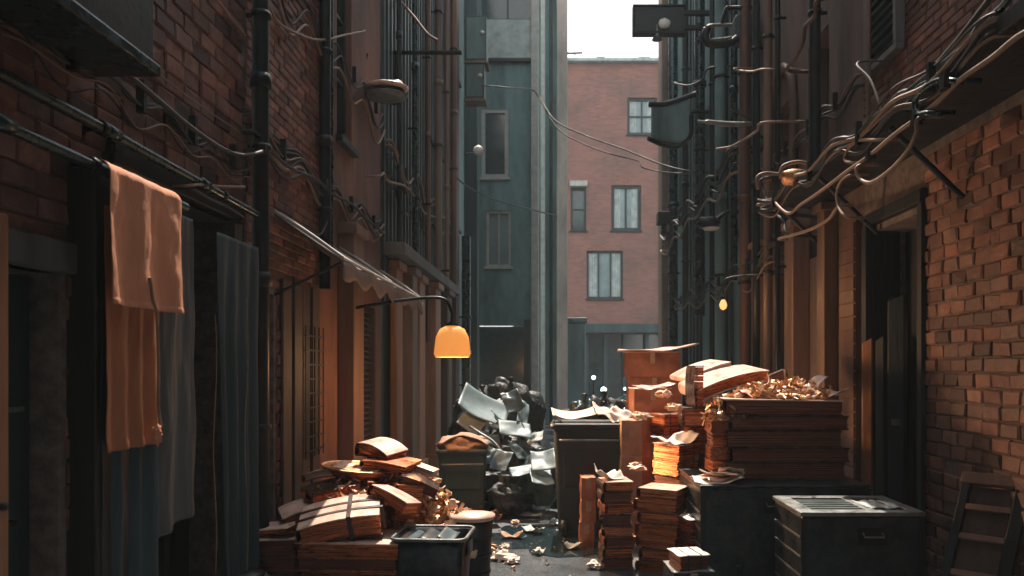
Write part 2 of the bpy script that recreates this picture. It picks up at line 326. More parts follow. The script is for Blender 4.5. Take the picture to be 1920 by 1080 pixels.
def pipe(name, label, pts, r, m, brackets=(), joints=(), group=None, seg=12, spline=False, cat='pipe'):
    pts = [Vector(p) for p in pts]; t = thing(name, label, cat, pts[0], group=group)
    mb = MB(); mb.tube(pts, r, seg, spline=spline); mb.build('tube', m, t)
    for bp in brackets:
        bp = Vector(bp); k = MB(); k.lathe([(r*1.02,-.02),(r*1.28,-.018),(r*1.28,.018),(r*1.02,.02)], bp, seg, M=dirM(pts))
        sgn = 1 if bp.x > 0 else -1
        k.box((bp.x if sgn>0 else bp.x-r-.06, bp.y-.012, bp.z-.012),(bp.x+r+.06 if sgn>0 else bp.x, bp.y+.012, bp.z+.012)); k.build('bracket','metal_dark',t)
    for jp in joints:
        k = MB(); k.lathe([(r*1.0,-.05),(r*1.3,-.045),(r*1.3,.045),(r*1.0,.05)], jp, seg, M=dirM(pts)); k.build('collar', m, t)
    return t
def dirM(pts):
    d = (Vector(pts[-1])-Vector(pts[0])).normalized(); return d.to_track_quat('Z','Y').to_matrix().to_4x4()
PG = 'pipes running along and down the alley walls'
pipe('water_pipe', 'upper teal steel pipe running level along the near brick wall', [(-2.0,.5,2.66),(-2.0,3.2,2.66),(-2.0,5.0,2.63)], .026, 'pipe_teal', [(-2.0,3.3,2.66),(-2.0,4.5,2.64)], [(-2.0,3.36,2.66),(-2.0,4.25,2.645)], PG)
pipe('water_pipe', 'lower teal steel pipe on near brick wall with the copper cloth hung from it', [(-1.93,.5,2.47),(-1.93,3.9,2.44)], .024, 'pipe_teal', [(-1.93,3.12,2.45)], [(-1.93,2.6,2.455)], PG)
pipe('drainpipe', 'thick black drainpipe standing at the corner past the hanging cloths', [(-2.0,5.08,0),(-2.0,5.08,6.5)], .055, 'metal_dark', [(-2.0,5.08,1.2),(-2.0,5.08,3.1),(-2.0,5.08,4.0)], [(-2.0,5.08,2.2),(-2.0,5.08,3.55)], PG)
pipe('drainpipe', 'thin black drainpipe between fine brickwork and reddish plaster on the left', [(-2.03,6.6,2.3),(-2.03,6.6,7)], .05, 'metal_dark', [(-2.03,6.6,3.0),(-2.03,6.6,4.4)], [(-2.03,6.6,3.6)], PG)
pipe('drainpipe', 'slender teal conduit just beside the thin black drainpipe on the left', [(-2.03,6.78,2.6),(-2.03,6.78,7)], .02, 'pipe_teal', [(-2.03,6.78,3.3)], [], PG)

# second building, left: fine brick then reddish plaster, awning below
b2 = thing('plaster_building', 'left building of fine brick and reddish plaster behind the canvas awning', 'building', (XL,7,0))
holesA = [(5.12,5.58,0,2.15)]
mb = MB(); wall(mb, lf, 5.06,6.62,0,10.8,holesA); bricks(mb, lf, 5.06,6.62,2.2,6.2,holesA,bw=.2,bh=.066,gap=.009,dep=.012,jit=.002,pal=[(1.1,.95,.95),(.9,.85,.85),(1.2,1.0,.95),(.75,.7,.7),(.6,.55,.55)])
bricks(mb, lf, 5.62,6.62,0,2.2,(),bw=.2,bh=.09,dep=.016,miss=.03); mb.build('brick_wall', ['mortar','brick'], b2)
mb = MB(); winA = (7.2,7.72,3.85,6.4); wall(mb, lf, 6.62,9.0,0,10.8,[winA, (7.92,8.72,.75,2.3)]); mb.build('plaster_wall','plaster_red',b2)
mb = MB(); lf.box(mb,5.06,9.0,10.8,10.92,-.4,.12); mb.build('roof','roof_dark',b2)
window(lf, *winA, b2, 'frame_dark', 'glass', 1, 4, rec=.08)
mb = MB(); lf.box(mb,5.12,5.58,0,2.14,-.2,-.15)
for i in range(2): lf.box(mb,5.17,5.53,.2+i*.98,1.05+i*.98,-.15,-.135)
d = mb.build('door','wood_black',b2,bevel=.006)
mb = MB(); mb.lathe([(.008,0),(.008,.03),(.028,.04),(.03,.055),(.02,.068),(0.001,.07)], lf(5.2,1.0,-.15), 14, M=Matrix.Rotation(R(90),4,'Y')); mb.build('knob','white_enamel',d)
mb = MB()
for i in range(4): lf.box(mb,5.66+i*.22,5.84+i*.22,0,2.28,.022,.045+.01*(i%2))
mb.build('plank_panel','wood_brown',b2,bevel=.004)
mb = MB()
for i in range(9): lf.box(mb,6.1,6.6,.9+i*.12,.915+i*.12,.062,.07)
for i in range(5): lf.box(mb,6.12+i*.115,6.13+i*.115,.85,1.95,.056,.063)
mb.build('wire_grille','metal_dark',b2)
mb = MB(); lf.box(mb,7.22,7.6,0,2.9,0.002,.16); lf.box(mb,7.17,7.65,2.9,3.0,0.002,.2); mb.build('pilaster','wood_tan',b2,bevel=.01)
mb = MB(); lf.box(mb,7.94,8.70,.76,2.29,-.16,-.14)
for i in range(24):
    v = .78+i*.063; vs = [lf(7.98,v,-.02),lf(8.66,v,-.02),lf(8.66,v+.055,-.09),lf(7.98,v+.055,-.09)]
    vs += [q+Vector((0,0,-.01)) for q in vs]; mb.add(vs,[(0,1,2,3),(7,6,5,4),(0,4,5,1),(1,5,6,2),(2,6,7,3),(3,7,4,0)])
lf.box(mb,7.93,7.99,.76,2.29,-.1,.015); lf.box(mb,8.65,8.71,.76,2.29,-.1,.015)
mb.build('louvre_shutter','wood_brown',b2)
# third building, left: dark metal cladding with pilasters
b3 = thing('clad_building', 'left building clad in dark ribbed metal with warm pilasters below', 'building', (XL,11,0))
mb = MB(); wall(mb, lf, 9.0,14.2,0,10.2); u = 9.05
while u < 14.1: lf.box(mb,u,u+.07,2.4,10.15,.0,.035); u += .21
mb.build('cladding','metal_teal',b3)
mb = MB(); lf.box(mb,9.0,14.2,10.2,10.3,-.4,.14); mb.build('roof','roof_dark',b3)
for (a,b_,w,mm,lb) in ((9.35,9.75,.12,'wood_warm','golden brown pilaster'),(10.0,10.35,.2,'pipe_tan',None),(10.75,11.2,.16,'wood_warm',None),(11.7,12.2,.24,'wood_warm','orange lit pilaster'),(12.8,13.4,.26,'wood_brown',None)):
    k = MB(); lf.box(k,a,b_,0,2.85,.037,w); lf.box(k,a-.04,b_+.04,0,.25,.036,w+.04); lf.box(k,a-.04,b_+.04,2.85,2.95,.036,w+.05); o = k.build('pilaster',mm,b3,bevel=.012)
    if lb: o['label'] = lb
mb = MB(); lf.box(mb,9.0,14.2,2.97,3.12,.036,.3); mb.build('cornice','wood_grey',b3,bevel=.01)
# fourth building, left: grey teal with boxes
b4 = thing('plaster_building', 'tall grey teal plaster building on the left before the far corner', 'building', (XL,16,0))
mb = MB(); wb4 = [(15.3,16.3,4.6,6.2),(15.3,16.3,7.8,9.4)]; wall(mb, lf, 14.2,19.0,0,12.6,wb4); mb.build('wall','plaster_teal',b4)
for wn in wb4: window(lf, *wn, b4, 'frame_dark','glass',2,2)
mb = MB(); lf.box(mb,14.2,19.0,12.6,12.75,-.4,.15); mb.build('roof','roof_dark',b4)
mb = MB(); lf.box(mb,14.25,14.7,0,12.4,.003,.22); mb.build('pilaster','plaster_brown',b4,bevel=.01)
mb = MB(); lf.box(mb,17.4,17.9,0,12.4,.003,.3); mb.build('pilaster','metal_teal',b4,bevel=.01)

LP = [  # px, lateral, radius, z0, z1, material, words
 (803,-1.93,.035,2.0,9,'pipe_brown','slim brown downpipe on the ribbed cladding of the left side'),
 (822,-1.9,.06,3.2,10,'pipe_tan','broad tan downpipe left of the stacked meter boxes'),
 (838,-1.86,.04,.4,10,'pipe_tan','narrow tan downpipe close beside the broad tan one'),
 (851,-1.84,.055,3.2,10,'pipe_brown','brown downpipe nearest the stacked meter boxes'),
 (748,-1.97,.03,3.2,9,'metal_dark','dark conduit at the near end of the ribbed cladding'),
 (778,-1.95,.04,3.2,9,'pipe_teal','teal downpipe in the middle of the ribbed cladding'),
 (874,-1.75,.09,0,4.2,'pipe_teal','stout teal post under the meter boxes beside the lit lantern'),
]
for px,X,r,z0,z1,m,w in LP:
    y = X*F/(px-VX); pipe('drainpipe', w, [(X,y,z0),(X,y,z1)], r, m, [(X,y,z0+(z1-z0)*.3),(X,y,z0+(z1-z0)*.62)], [(X,y,z0+(z1-z0)*.45)], PG)
# stacked meter boxes and sign
for (y0,y1,wdt,lab) in ((28,115,.42,'upper grey teal meter box high on the left wall'),(118,186,.34,'lower grey meter box hanging right under the larger one')):
    d = 14.6; a = P(872,y0,d); b_ = P(912 if y0<100 else 908,y1,d)
    t = thing('meter_box', lab, 'box', (a.x,d,b_.z), group='meter boxes on the left wall')
    mb = MB(); mb.box((a.x,d,b_.z),(b_.x,d+wdt,a.z)); mb.build('casing','metal_teal',t,bevel=.015)
    mb = MB(); mb.box((a.x+.03,d-.012,b_.z+.05),(b_.x-.03,d-.001,a.z-.05)); mb.build('cover','plaster_teal',t,bevel=.005)
    mb = MB(); mb.box((a.x-.02,d-.03,b_.z-.035),(b_.x+.03,d+wdt,b_.z-.002)); mb.build('ledge','pipe_tan',t,bevel=.005)
    mb = MB(); mb.lathe([(.03,0),(.045,.012),(.03,.03),(.001,.035)], (b_.x-.08,d-.012,(a.z+b_.z)/2+.1), 12, M=Matrix.Rotation(R(90),4,'X')); mb.build('latch','white_enamel',t)
t = thing('insulator', 'small round white ceramic insulator on the left wall', 'insulator', P(897,283,14.6))
mb = MB(); c = P(897,283,14.6); mb.lathe([(.02,0),(.09,.01),(.1,.03),(.06,.05),(.02,.055)], c, 16, M=Matrix.Rotation(R(90),4,'X')); mb.build('disc','white_enamel',t)
mb = MB(); mb.tube([c+Vector((0,.0,0)),c+Vector((-.06,.12,0)),c+Vector((-.3,.2,0))], .015); mb.build('arm','metal_dark',t)

# bracket bar and vertical drop (left, top)
t = thing('wall_bracket', 'flat black bracket bar reaching out near the top left cladding', 'bracket', P(738,96,9.6))
mb = MB(); a = P(738,97,9.6); b_ = P(866,92,9.6); mb.box((a.x,9.57,a.z-.03),(b_.x,9.63,a.z+.005)); mb.build('arm','metal_dark',t,bevel=.006)
mb = MB(); mb.tube([P(742,98,9.6),P(742,160,9.6)], .015); mb.build('stay','metal_dark',t)
mb = MB(); mb.tube([P(748,0,9.8),P(775,30,9.7),P(800,62,9.6),P(820,76,9.6)], .018); mb.build('strut','pipe_tan',t)

# oval wall light (unlit), tray like
t = thing('wall_light', 'oval cream rimmed wall light hanging from the reddish plaster', 'light fitting', P(724,168,8.3))
c = P(724,168,8.3)
mb = MB(); mb.lathe([(.14,-.10),(.22,-.095),(.245,-.06),(.235,-.055),(.2,-.07),(.14,-.075)], c, 28, sy=.8); mb.build('dish','trunk_edge',t)
mb = MB(); mb.lathe([(.2,-.005),(.24,.0),(.245,.03),(.22,.045),(.18,.03)], c, 28, sy=.8); mb.build('rim','cover_cream',t)
mb = MB(); mb.lathe([(.19,-.075),(.21,-.04),(.2,.0)], c, 24, sy=.8); mb.build('lens','metal_dark',t)
mb = MB(); mb.blob(c+Vector((.12,0,.055)), (.07,.07,.05), 3, .08); mb.build('bulb_cap','white_enamel',t)
mb = MB(); mb.tube([c+Vector((-.22,.05,0)),c+Vector((-.3,.05,.05)),Vector((XL,c.y+.05,c.z+.42))], .018); mb.build('arm','metal_dark',t)

# canvas awning on the left with frame
t = thing('awning', 'sagging brown canvas awning sloping off the left wall on a pale rail', 'awning', (XL,5.6,2.7))
def aw(u, v):
    y = 5.55+u*3.35; x = XL+.02+v*.5; z = 2.74-.34*v-.05*math.sin(u*math.pi*4)**2*math.sin(math.pi*v)+.012*math.sin(u*31)*v
    return Vector((x,y,z))
mb = MB(); mb.grid(aw, 60, 10); mb.build('canvas','tarp',t,solid=.012)
mb = MB(); mb.grid(lambda u,v: aw(u,1)+Vector((.004,0,-.002-v*(.13+.03*math.sin(u*40)))), 60, 3); mb.build('valance','tarp',t,solid=.01)
for u in (0,.5,1):
    k = MB(); k.tube([aw(u,0)+Vector((0,0,.025)),aw(u,.5)+Vector((0,0,.035)),aw(u,1)+Vector((0,0,.025))], .014); k.build('rib','frame_pale',t)
k = MB(); k.tube([aw(0,1)+Vector((0,0,.02)),aw(1,1)+Vector((0,0,.02))], .014, spline=False); k.build('front_rail','frame_pale',t)
k = MB(); k.tube([Vector((XL,5.6,2.15)),aw(0.02,.95)-Vector((0,0,.03))], .012); k.build('stay','metal_dark',t)

# lit orange lantern hanging left
LQ = P(848,640,7.3)
t = thing('lantern', 'glowing orange fabric lantern hung from an arm on the left wall', 'lantern', LQ)
mb = MB(); mb.lathe([(.06,.15),(.12,.12),(.16,.04),(.18,-.12),(.165,-.155),(.155,-.155),(.165,-.12),(.145,.04),(.11,.11),(.05,.13)], LQ, 28, sy=.8); mb.build('shade','lamp_orange',t)
mb = MB(); mb.lathe([(.06,.152),(.065,.165),(.02,.19),(.012,.3)], LQ, 16); mb.build('cap','metal_dark',t)
mb = MB(); mb.tube([LQ+Vector((0,0,.28)),LQ+Vector((-.1,0,.42)),LQ+Vector((-.5,0,.4)),Vector((XL,LQ.y,LQ.z+.3))], .016); mb.build('arm','metal_dark',t)

# hanging cloths
def cloth(name, label, X, y0, y1, z0, z1, m, folds=3, amp=.03, seed=0, slant=0, drape=False, grp='cloths hung along the near left wall', wr=.012, taper=0.):
    mb = MB()
    def fn(u, v):
        k = v**.7
        yy = y0+(y1-y0)*u + taper*v*(.5-u)
        z = z1-(z1-z0)*v + slant*u*v + .008*noise.noise(Vector((u*4,v*2,seed)))*v
        x = X+amp*math.sin(u*math.pi*2*folds+seed+1.2*math.sin(v*2+seed))*(.15+.85*k)+wr*noise.noise(Vector((u*7,v*5,seed+3)))+.005*abs(noise.noise(Vector((u*9+v*3,v*3-u*2,seed+9))))+.0009*noise.noise(Vector((u*26,v*16,seed)))+(.003 if v>.965 else 0)
        if drape and v < .06: x -= (.06-v)/.06*.035; z = z1-.0-(v/.06)**2*(z1-z0)*.06
        return Vector((x,yy,z))
    mb.grid(fn, 110, 90); o = mb.build(name, m, solid=.002)
    return tag(o, label, 'cloth', grp)
cloth('hanging_cloth','bright copper coloured cloth draped over the lower steel pipe',-1.87,3.13,3.74,1.87,2.475,'cloth_copper',2.2,.016,1,drape=True,wr=.006)
cloth('hanging_cloth','darker rust orange cloth hanging below the bright copper one',-1.93,3.2,3.66,1.235,2.3,'cloth_rust',3.5,.013,2,wr=.008)
cloth('hanging_cloth','long dark teal cloth hanging to the ground under the rust cloth',-1.97,3.24,3.7,.02,1.95,'cloth_teal',3,.03,4)
cloth('hanging_cloth','thin grey cloth with slanting hem beside the copper cloths',-2.0,3.76,4.12,.74,2.42,'cloth_grey',1.5,.02,5,slant=.06)
cloth('hanging_cloth','creased dark blue curtain with pale streaks left of the knobbed door',-1.98,4.38,4.98,.0,2.4,'cloth_teal',3.5,.045,6,taper=.1)
t = thing('rope', 'two thin tan cords hanging in front of the dark blue curtain', 'cord', (-1.9,4.4,2.3))
for q in ((403,590,402,1075,-1.93),(462,560,458,1070,-1.9)):
    k = MB(); k.tube([PW(q[0]+3*math.sin(i*1.3),q[1]+(q[3]-q[1])*i/7,q[4]) for i in range(8)], .0035); k.build('cord','cable_tan',t)
t = thing('rope', 'pale cord running down over both copper cloths to a knot', 'cord', PW(290,540,-1.86))
k = MB(); k.tube([PW(281,520,-1.85),PW(287,560,-1.85),PW(294,592,-1.85),PW(297,680,-1.875),PW(297,760,-1.885),PW(302,800,-1.885)], .007); k.build('cord','cable_tan',t)
k = MB(); k.blob(PW(294,815,-1.885), (.02,.02,.045), 4, .35); k.build('knot','cloth_copper',t)

# cables
CG = 'cables slung along the alley walls'
def cable(label, pts, r, m='cable_dark', clips=()):
    r *= .68 if m == 'cable_tan' else .8; pts = [Vector(p) for p in pts]; e = []
    for p, q in ((pts[0], pts[1]), (pts[-1], pts[-2])):
        x = None
        if p.x < -1.8: x = XL-.01
        elif 2.0 <= p.x < 2.15: x = 2.16 if p.y < 7.4 else None
        elif p.x >= 2.15: x = XR+.01
        e.append([Vector((x, p.y+(p.y-q.y)*.15, p.z+(p.z-q.z)*.15))] if x is not None and .5 < p.y else [])
    pts = e[0]+pts+e[1]
    t = thing('cable', label, 'cable', pts[0], group=CG); mb = MB(); mb.tube(pts, r, 8); mb.build('line', m, t)
    for c in clips:
        k = MB(); k.box((c.x-r*2,c.y-r*1.6,c.z-r*2.2),(c.x+r*2,c.y+r*1.6,c.z+r*2.2)); k.build('clip','metal_dark',t)
def wl(X, *pp): return [PW(a,b,X) for a,b in pp]
cable('thick dark cable sagging from the black duct to the corner drainpipe', wl(-1.95,(162,86),(240,140),(300,190),(360,240),(420,280),(460,291),(495,282)), .016, clips=[PW(492,280,-1.95)])
cable('cable running on from the corner drainpipe above the awning', wl(-2.0,(480,250),(505,280),(545,315),(590,335),(625,365),(655,380),(690,412),(720,440)), .018, 'cable_dark', [PW(608,342,-2.0)])
cable('tan cable swooping down beside the oval wall light', wl(-2.02,(500,5),(520,40),(555,62),(600,75),(650,65),(684,58)), .016, 'cable_tan')
cable('short cable drooping off the upper steel pipe toward the drainpipe', wl(-1.98,(352,348),(380,346),(420,350),(458,350)), .012, 'cable_tan')
cable('second short cable under the upper steel pipe near its end', wl(-1.98,(358,355),(390,372),(425,388),(455,408)), .012)
cable('bent pale cable arching over the dark recess on the left', wl(-1.95,(712,330),(720,325),(728,340),(760,350),(782,375),(800,402),(838,410)), .022, 'cable_tan')
cable('loose cable hanging in a loop under the left awning cable', wl(-2.0,(608,345),(620,385),(612,420),(600,440)), .012)
cable('long cable from the left meter boxes down to the far corner', [P(800,245,12),P(808,262,12.4),P(830,300,13.2),P(870,345,14.6),P(930,375,16.5),P(985,390,18),P(1045,405,20)], .022, clips=[P(803,252,12)])
cable('upper overhead cable crossing the alley gap', [P(905,160,14.5),P(960,165,16),P(1003,172,18),P(1040,225,17),P(1100,255,16),P(1170,280,15),P(1240,308,14),P(1300,322,13.4),P(1350,322,13)], .02)
cable('lower overhead cable crossing the alley gap with a short loop', [P(1003,172,18),P(1045,240,17),P(1095,270,16.2),P(1150,290,15.2),P(1198,302,14.6),P(1205,314,14.4),P(1240,322,14),P(1290,326,13.5)], .016)
cable('pale cable along the near left brickwork above the pipes', wl(-2.06,(212,82),(270,115),(330,165),(400,215),(450,248)), .007, 'cable_tan')
cable('thin cable tacked diagonally to the top of the corner brickwork', wl(-2.03,(405,0),(430,30),(458,66)), .014, 'cable_tan')
for i,(a,b_) in enumerate((((985,40),(1000,110)),((1100,0),(1130,60)))): pass

# ---------------------------------------------------------------- RIGHT SIDE
rf = RF()
r1 = thing('brick_building', 'near right brick building with warm worn bricks around a black doorway', 'building', (XR,4.5,0))
hr = [(5.46,6.28,0,2.75)]
mb = MB(); wall(mb, rf, -8,6.5,0,11.0,hr); bricks(mb, rf, 2.6,5.44,0,3.2,hr,bw=.19,bh=.098,gap=.011,dep=.013,jit=.005,m=1,miss=.008,pal=[(1,1,1),(.85,.8,.78),(1.15,1.0,.9),(.7,.66,.66),(.5,.5,.52),(1.05,.85,.8),(1.3,1.2,1.1)])
bricks(mb, rf, 4.2,6.5,3.45,6.0,(),bw=.2,bh=.066,gap=.009,dep=.012,jit=.002,m=2,pal=[(.9,.75,.72),(.75,.65,.65),(1.0,.8,.75),(.6,.55,.55)])
mb.build('wall', ['mortar','brick_warm','brick'], r1)
mb = MB(); rf.box(mb,-8,6.5,11.0,11.1,-.4,.1); mb.build('roof','roof_dark',r1)
mb = MB(); rf.box(mb,5.46,6.28,0,2.74,-.3,-.25); rf.box(mb,5.6,6.15,.2,1.2,-.25,-.235); rf.box(mb,5.6,6.15,1.35,2.5,-.25,-.235); d = mb.build('door','wood_black',r1,bevel=.006)
mb = MB(); mb.tube([rf(5.56,1.0,-.24),rf(5.56,1.0,-.18),rf(5.64,1.0,-.17)], .012); mb.build('handle','trunk_edge',d)
mb = MB(); rf.box(mb,5.40,5.47,0,2.8,-.2,.05); rf.box(mb,6.27,6.36,0,2.8,-.2,.09); rf.box(mb,5.40,6.36,2.8,2.9,-.2,.06); mb.build('door_frame','wood_black',r1,bevel=.006)
# vent panel
t = thing('vent_panel', 'slatted dark vent panel in a pale frame high on the right brick wall', 'vent', rf(6.0,4.1,.03))
mb = MB(); u0,u1,v0,v1 = 5.72,6.32,4.05,5.4
rf.box(mb,u0,u1,v0,v0+.05,.015,.09); rf.box(mb,u0,u1,v1-.05,v1,.015,.09); rf.box(mb,u0,u0+.05,v0+.05,v1-.05,.015,.09); rf.box(mb,u1-.05,u1,v0+.05,v1-.05,.015,.09); mb.build('frame','wood_grey',t,bevel=.005)
mb = MB(); rf.box(mb,u0+.05,u1-.05,v0+.05,v1-.05,.014,.03)
for i in range(16): rf.box(mb,u0+.05,u1-.05,v0+.08+i*.077,v0+.1+i*.077,.03,.07)
mb.build('slats','metal_dark',t)
# canopy
t = thing('canopy', 'heavy black metal canopy over the right doorway carrying the cable bundle', 'canopy', (XR,5,3.2))
mb = MB(); mb.box((2.12,2.2,3.2),(XR-.002,7.4,3.235)); mb.build('slab','wood_black',t,bevel=.01)
mb = MB(); mb.box((2.09,2.2,3.17),(2.118,7.42,3.26)); mb.build('fascia','wood_black',t,bevel=.006)
for yy in (4.9,6.2,7.3):
    k = MB(); k.tube([Vector((2.2,yy,3.18)),Vector((2.68,yy,2.72))], .02); k.build('brace','metal_dark',t)

r2 = thing('plaster_building', 'right building of rough brown plaster with a tall arched recess', 'building', (XR,8,0))
mb = MB(); hb = [(7.35,7.95,2.75,5.0),(8.35,9.1,3.2,4.7)]; wall(mb, rf, 6.5,9.8,0,11.5,hb); mb.build('wall','plaster_brown',r2)
mb = MB(); rf.box(mb,6.5,9.8,11.5,11.6,-.4,.12); mb.build('roof','roof_dark',r2)
mb = MB(); rf.box(mb,7.36,7.94,2.76,4.99,-.25,-.2); mb.build('shutter','wood_black',r2)
window(rf,8.35,9.1,3.2,4.7,r2,'pipe_brown','glass',2,1,rec=.1)
mb = MB(); pts = [rf(8.3,3.1,.05),rf(8.3,4.6,.05),rf(8.45,4.95,.05),rf(8.72,5.1,.05),rf(9.0,4.95,.05),rf(9.15,4.6,.05),rf(9.15,3.1,.05)]; mb.tube(pts,.05,8); mb.build('arch_moulding','pipe_tan',r2)
mb = MB(); rf.box(mb,6.55,6.9,0,2.9,.0,.06)
for i in range(24): rf.box(mb,6.56,6.89,.02+i*.12,.125+i*.12,.06,.075)
mb.build('brick_pier','pipe_brown',r2)
for (a,b_,w,mm) in ((7.1,7.3,.14,'wood_tan'),(7.9,8.2,.18,'wood_tan'),(8.6,8.8,.14,'pipe_brown'),(9.2,9.5,.2,'wood_tan')):
    k = MB(); rf.box(k,a,b_,0,3.1,.003,w); rf.box(k,a-.03,b_+.03,3.1,3.18,.003,w+.04); k.build('pilaster',mm,r2,bevel=.01)
r3 = thing('clad_building', 'dark teal metal clad building along the right beyond the arched recess', 'building', (XR,13,0))
mb = MB(); h3 = [(10.4,11.1,3.6,5.4),(12.4,13.4,4.2,6.2),(15,16.2,5.0,7.4)]; wall(mb, rf, 9.8,18.0,0,12.4,h3); mb.build('wall','plaster_teal',r3)
mb = MB(); u = 9.9
while u < 17.9:
    if not any(h[0]-.1 < u < h[1]+.05 for h in h3): rf.box(mb,u,u+.1,.02,12.3,.003,.05)
    u += .34
mb.build('ribs','metal_teal',r3)
for hh in h3: window(rf,*hh,r3,'frame_dark','glass',2,2)
mb = MB(); rf.box(mb,9.8,18.0,12.4,12.55,-.4,.14); mb.build('roof','roof_dark',r3)
mb = MB(); rf.box(mb,17.45,18.03,0,12.2,.052,.2); mb.build('corner_pier','pipe_tan',r3,bevel=.02)
RP = [
 (1262,2.5,.10,0,12,'pipe_teal','broad teal downpipe at the far right corner beside the red brick house'),
 (1285,2.45,.06,0,12,'metal_dark','black downpipe next to the broad teal one on the far right'),
 (1312,2.5,.09,2.5,12,'pipe_teal','teal duct pipe running down behind the square hanging sign'),
 (1336,2.45,.05,0,10,'metal_dark','dark conduit right of the curved teal hood'),
 (1350,2.5,.08,0,10,'plaster_teal','pale grey green downpipe behind the half open bracket lamp'),
 (1376,2.45,.05,2.8,9,'pipe_teal','thin teal pipe in the middle of the right cladding'),
 (1396,2.45,.07,0,9,'pipe_brown','brown downpipe just past the bracket lamp on the right'),
 (1418,2.4,.045,0,9,'metal_dark','black conduit at the near end of the teal cladding'),
 (1440,2.45,.05,0,9,'pipe_tan','tan downpipe at the start of the brown plaster'),
 (1458,2.42,.03,0,9,'metal_dark','slim black conduit beside the tan downpipe on the right'),
 (1528,2.5,.055,3.3,9,'metal_dark','black downpipe beside the arched recess'),
 (1628,2.55,.02,3.3,9,'pipe_tan','thin grey rod standing beside the slatted vent panel'),
]
for px,X,r,z0,z1,m,w in RP:
    y = X*F/(px-VX); pipe('drainpipe', w, [(X,y,z0),(X,y,z1)], r, m, [(X,y,z0+(z1-z0)*.3),(X,y,z0+(z1-z0)*.6)], [(X,y,z0+(z1-z0)*.42)], PG)
# posts beside the right doorway
for (px0,px1,d,ytop,m,lab) in ((1617,1641,6.3,640,'wood_warm','tall orange tan wooden post with a chipped top beside the right doorway'),
                        (1643,1663,6.15,636,'wood_grey','grey weathered post standing right against the orange tan one'),
                        (1664,1703,5.9,560,'wood_teal','wide dark blue post nearest the black doorway on the right')):
    a = P(px0,ytop,d); b_ = P(px1,ytop,d); t = thing('wooden_post', lab, 'post', (a.x,d,0), group='posts beside the right doorway')
    wd = (b_.x-a.x)/1.32; t.rotation_euler = (0,0,R(-42)); t.location = ((a.x+b_.x)/2,d,0)
    mb = MB(); mb.box((-wd/2,-.05,0),(wd/2,.05,a.z))
    for i in range(4,8): mb.v[i] = (mb.v[i][0],mb.v[i][1],mb.v[i][2]+(.03 if i%2 else -.02))
    mb.build('shaft',m,t,world=False,bevel=.006)
    mb = MB(); mb.box((-wd/2-.008,-.058,0),(wd/2+.008,.058,.12)); mb.build('foot','metal_dark',t,world=False,bevel=.004)
    if px0 == 1664:
        mb = MB(); mb.box((-.03,-.058,1.15),(.03,-.051,1.2)); mb.build('plate','trunk_edge',t,world=False)

def rcable(label, X, pp, r, m='cable_dark', clips=()):
    cable(label, [PW(a,b,X) for a,b in pp], r, m, [PW(a,b,X) for a,b in clips])
rcable('thick teal cable entering over the canopy from the top right corner', 2.1, [(1920,-40),(1880,12),(1836,50),(1806,100),(1750,148),(1722,165),(1700,200)], .022, 'pipe_teal')
rcable('main tan cable running the whole length of the canopy edge', 2.05, [(1920,62),(1860,108),(1800,150),(1760,190),(1722,220),(1680,250),(1630,292),(1590,320),(1540,358),(1500,385),(1478,400),(1455,380)], .02, 'cable_tan', [(1722,218),(1632,290)])
rcable('looping dark cable rising above the canopy edge near the clip', 2.04, [(1790,152),(1762,150),(1735,165),(1716,190),(1722,212),(1745,212)], .022, 'pipe_teal', [(1778,154)])
rcable('sagging tan cable loop hanging below the canopy edge', 2.02, [(1722,222),(1718,250),(1700,285),(1670,318),(1635,342),(1612,335),(1608,312)], .018, 'cable_tan', [(1718,226)])
rcable('tan cable drooping off the canopy end in a long curve', 2.03, [(1590,330),(1572,350),(1570,380),(1585,405)], .015, 'cable_tan')
rcable('second drooping cable behind the canopy end', 2.06, [(1572,388),(1555,410),(1525,428),(1490,440),(1460,448)], .02, 'cable_tan')
rcable('short bent cable on top of the canopy by the golden fitting', 2.06, [(1648,262),(1610,264),(1590,280),(1584,300),(1600,305)], .016, 'cable_tan')
rcable('long thin rod like cable slanting from the vent panel to the canopy', 2.4, [(1608,118),(1632,150),(1650,200),(1661,250),(1662,262)], .012, 'wood_grey')
rcable('dark cable looping down the brown plaster near the tan downpipe', 2.3, [(1430,335),(1432,360),(1450,395),(1470,415),(1480,440)], .02, 'cable_dark')
rcable('tan cable curling over the arched recess', 2.4, [(1535,0),(1528,30),(1510,50),(1505,80),(1490,110),(1478,132)], .025, 'pipe_brown')
rcable('pale hooked cable above the bracket on the right cladding', 2.2, [(1432,230),(1420,245),(1395,262),(1370,275),(1345,280)], .022, 'cable_tan')
rcable('thin cable hanging in a shallow curve across the teal cladding', 2.35, [(1265,155),(1290,160),(1315,150),(1330,128)], .02, 'cable_dark')
rcable('thin cable slung low between the conduits on the right cladding', 2.3, [(1380,128),(1385,132),(1410,134),(1432,130)], .018, 'cable_tan')
rcable('dark cable rising over the black canopy at the right edge', 2.12, [(1920,-80),(1870,-20),(1800,70),(1750,130)], .018, 'cable_dark')

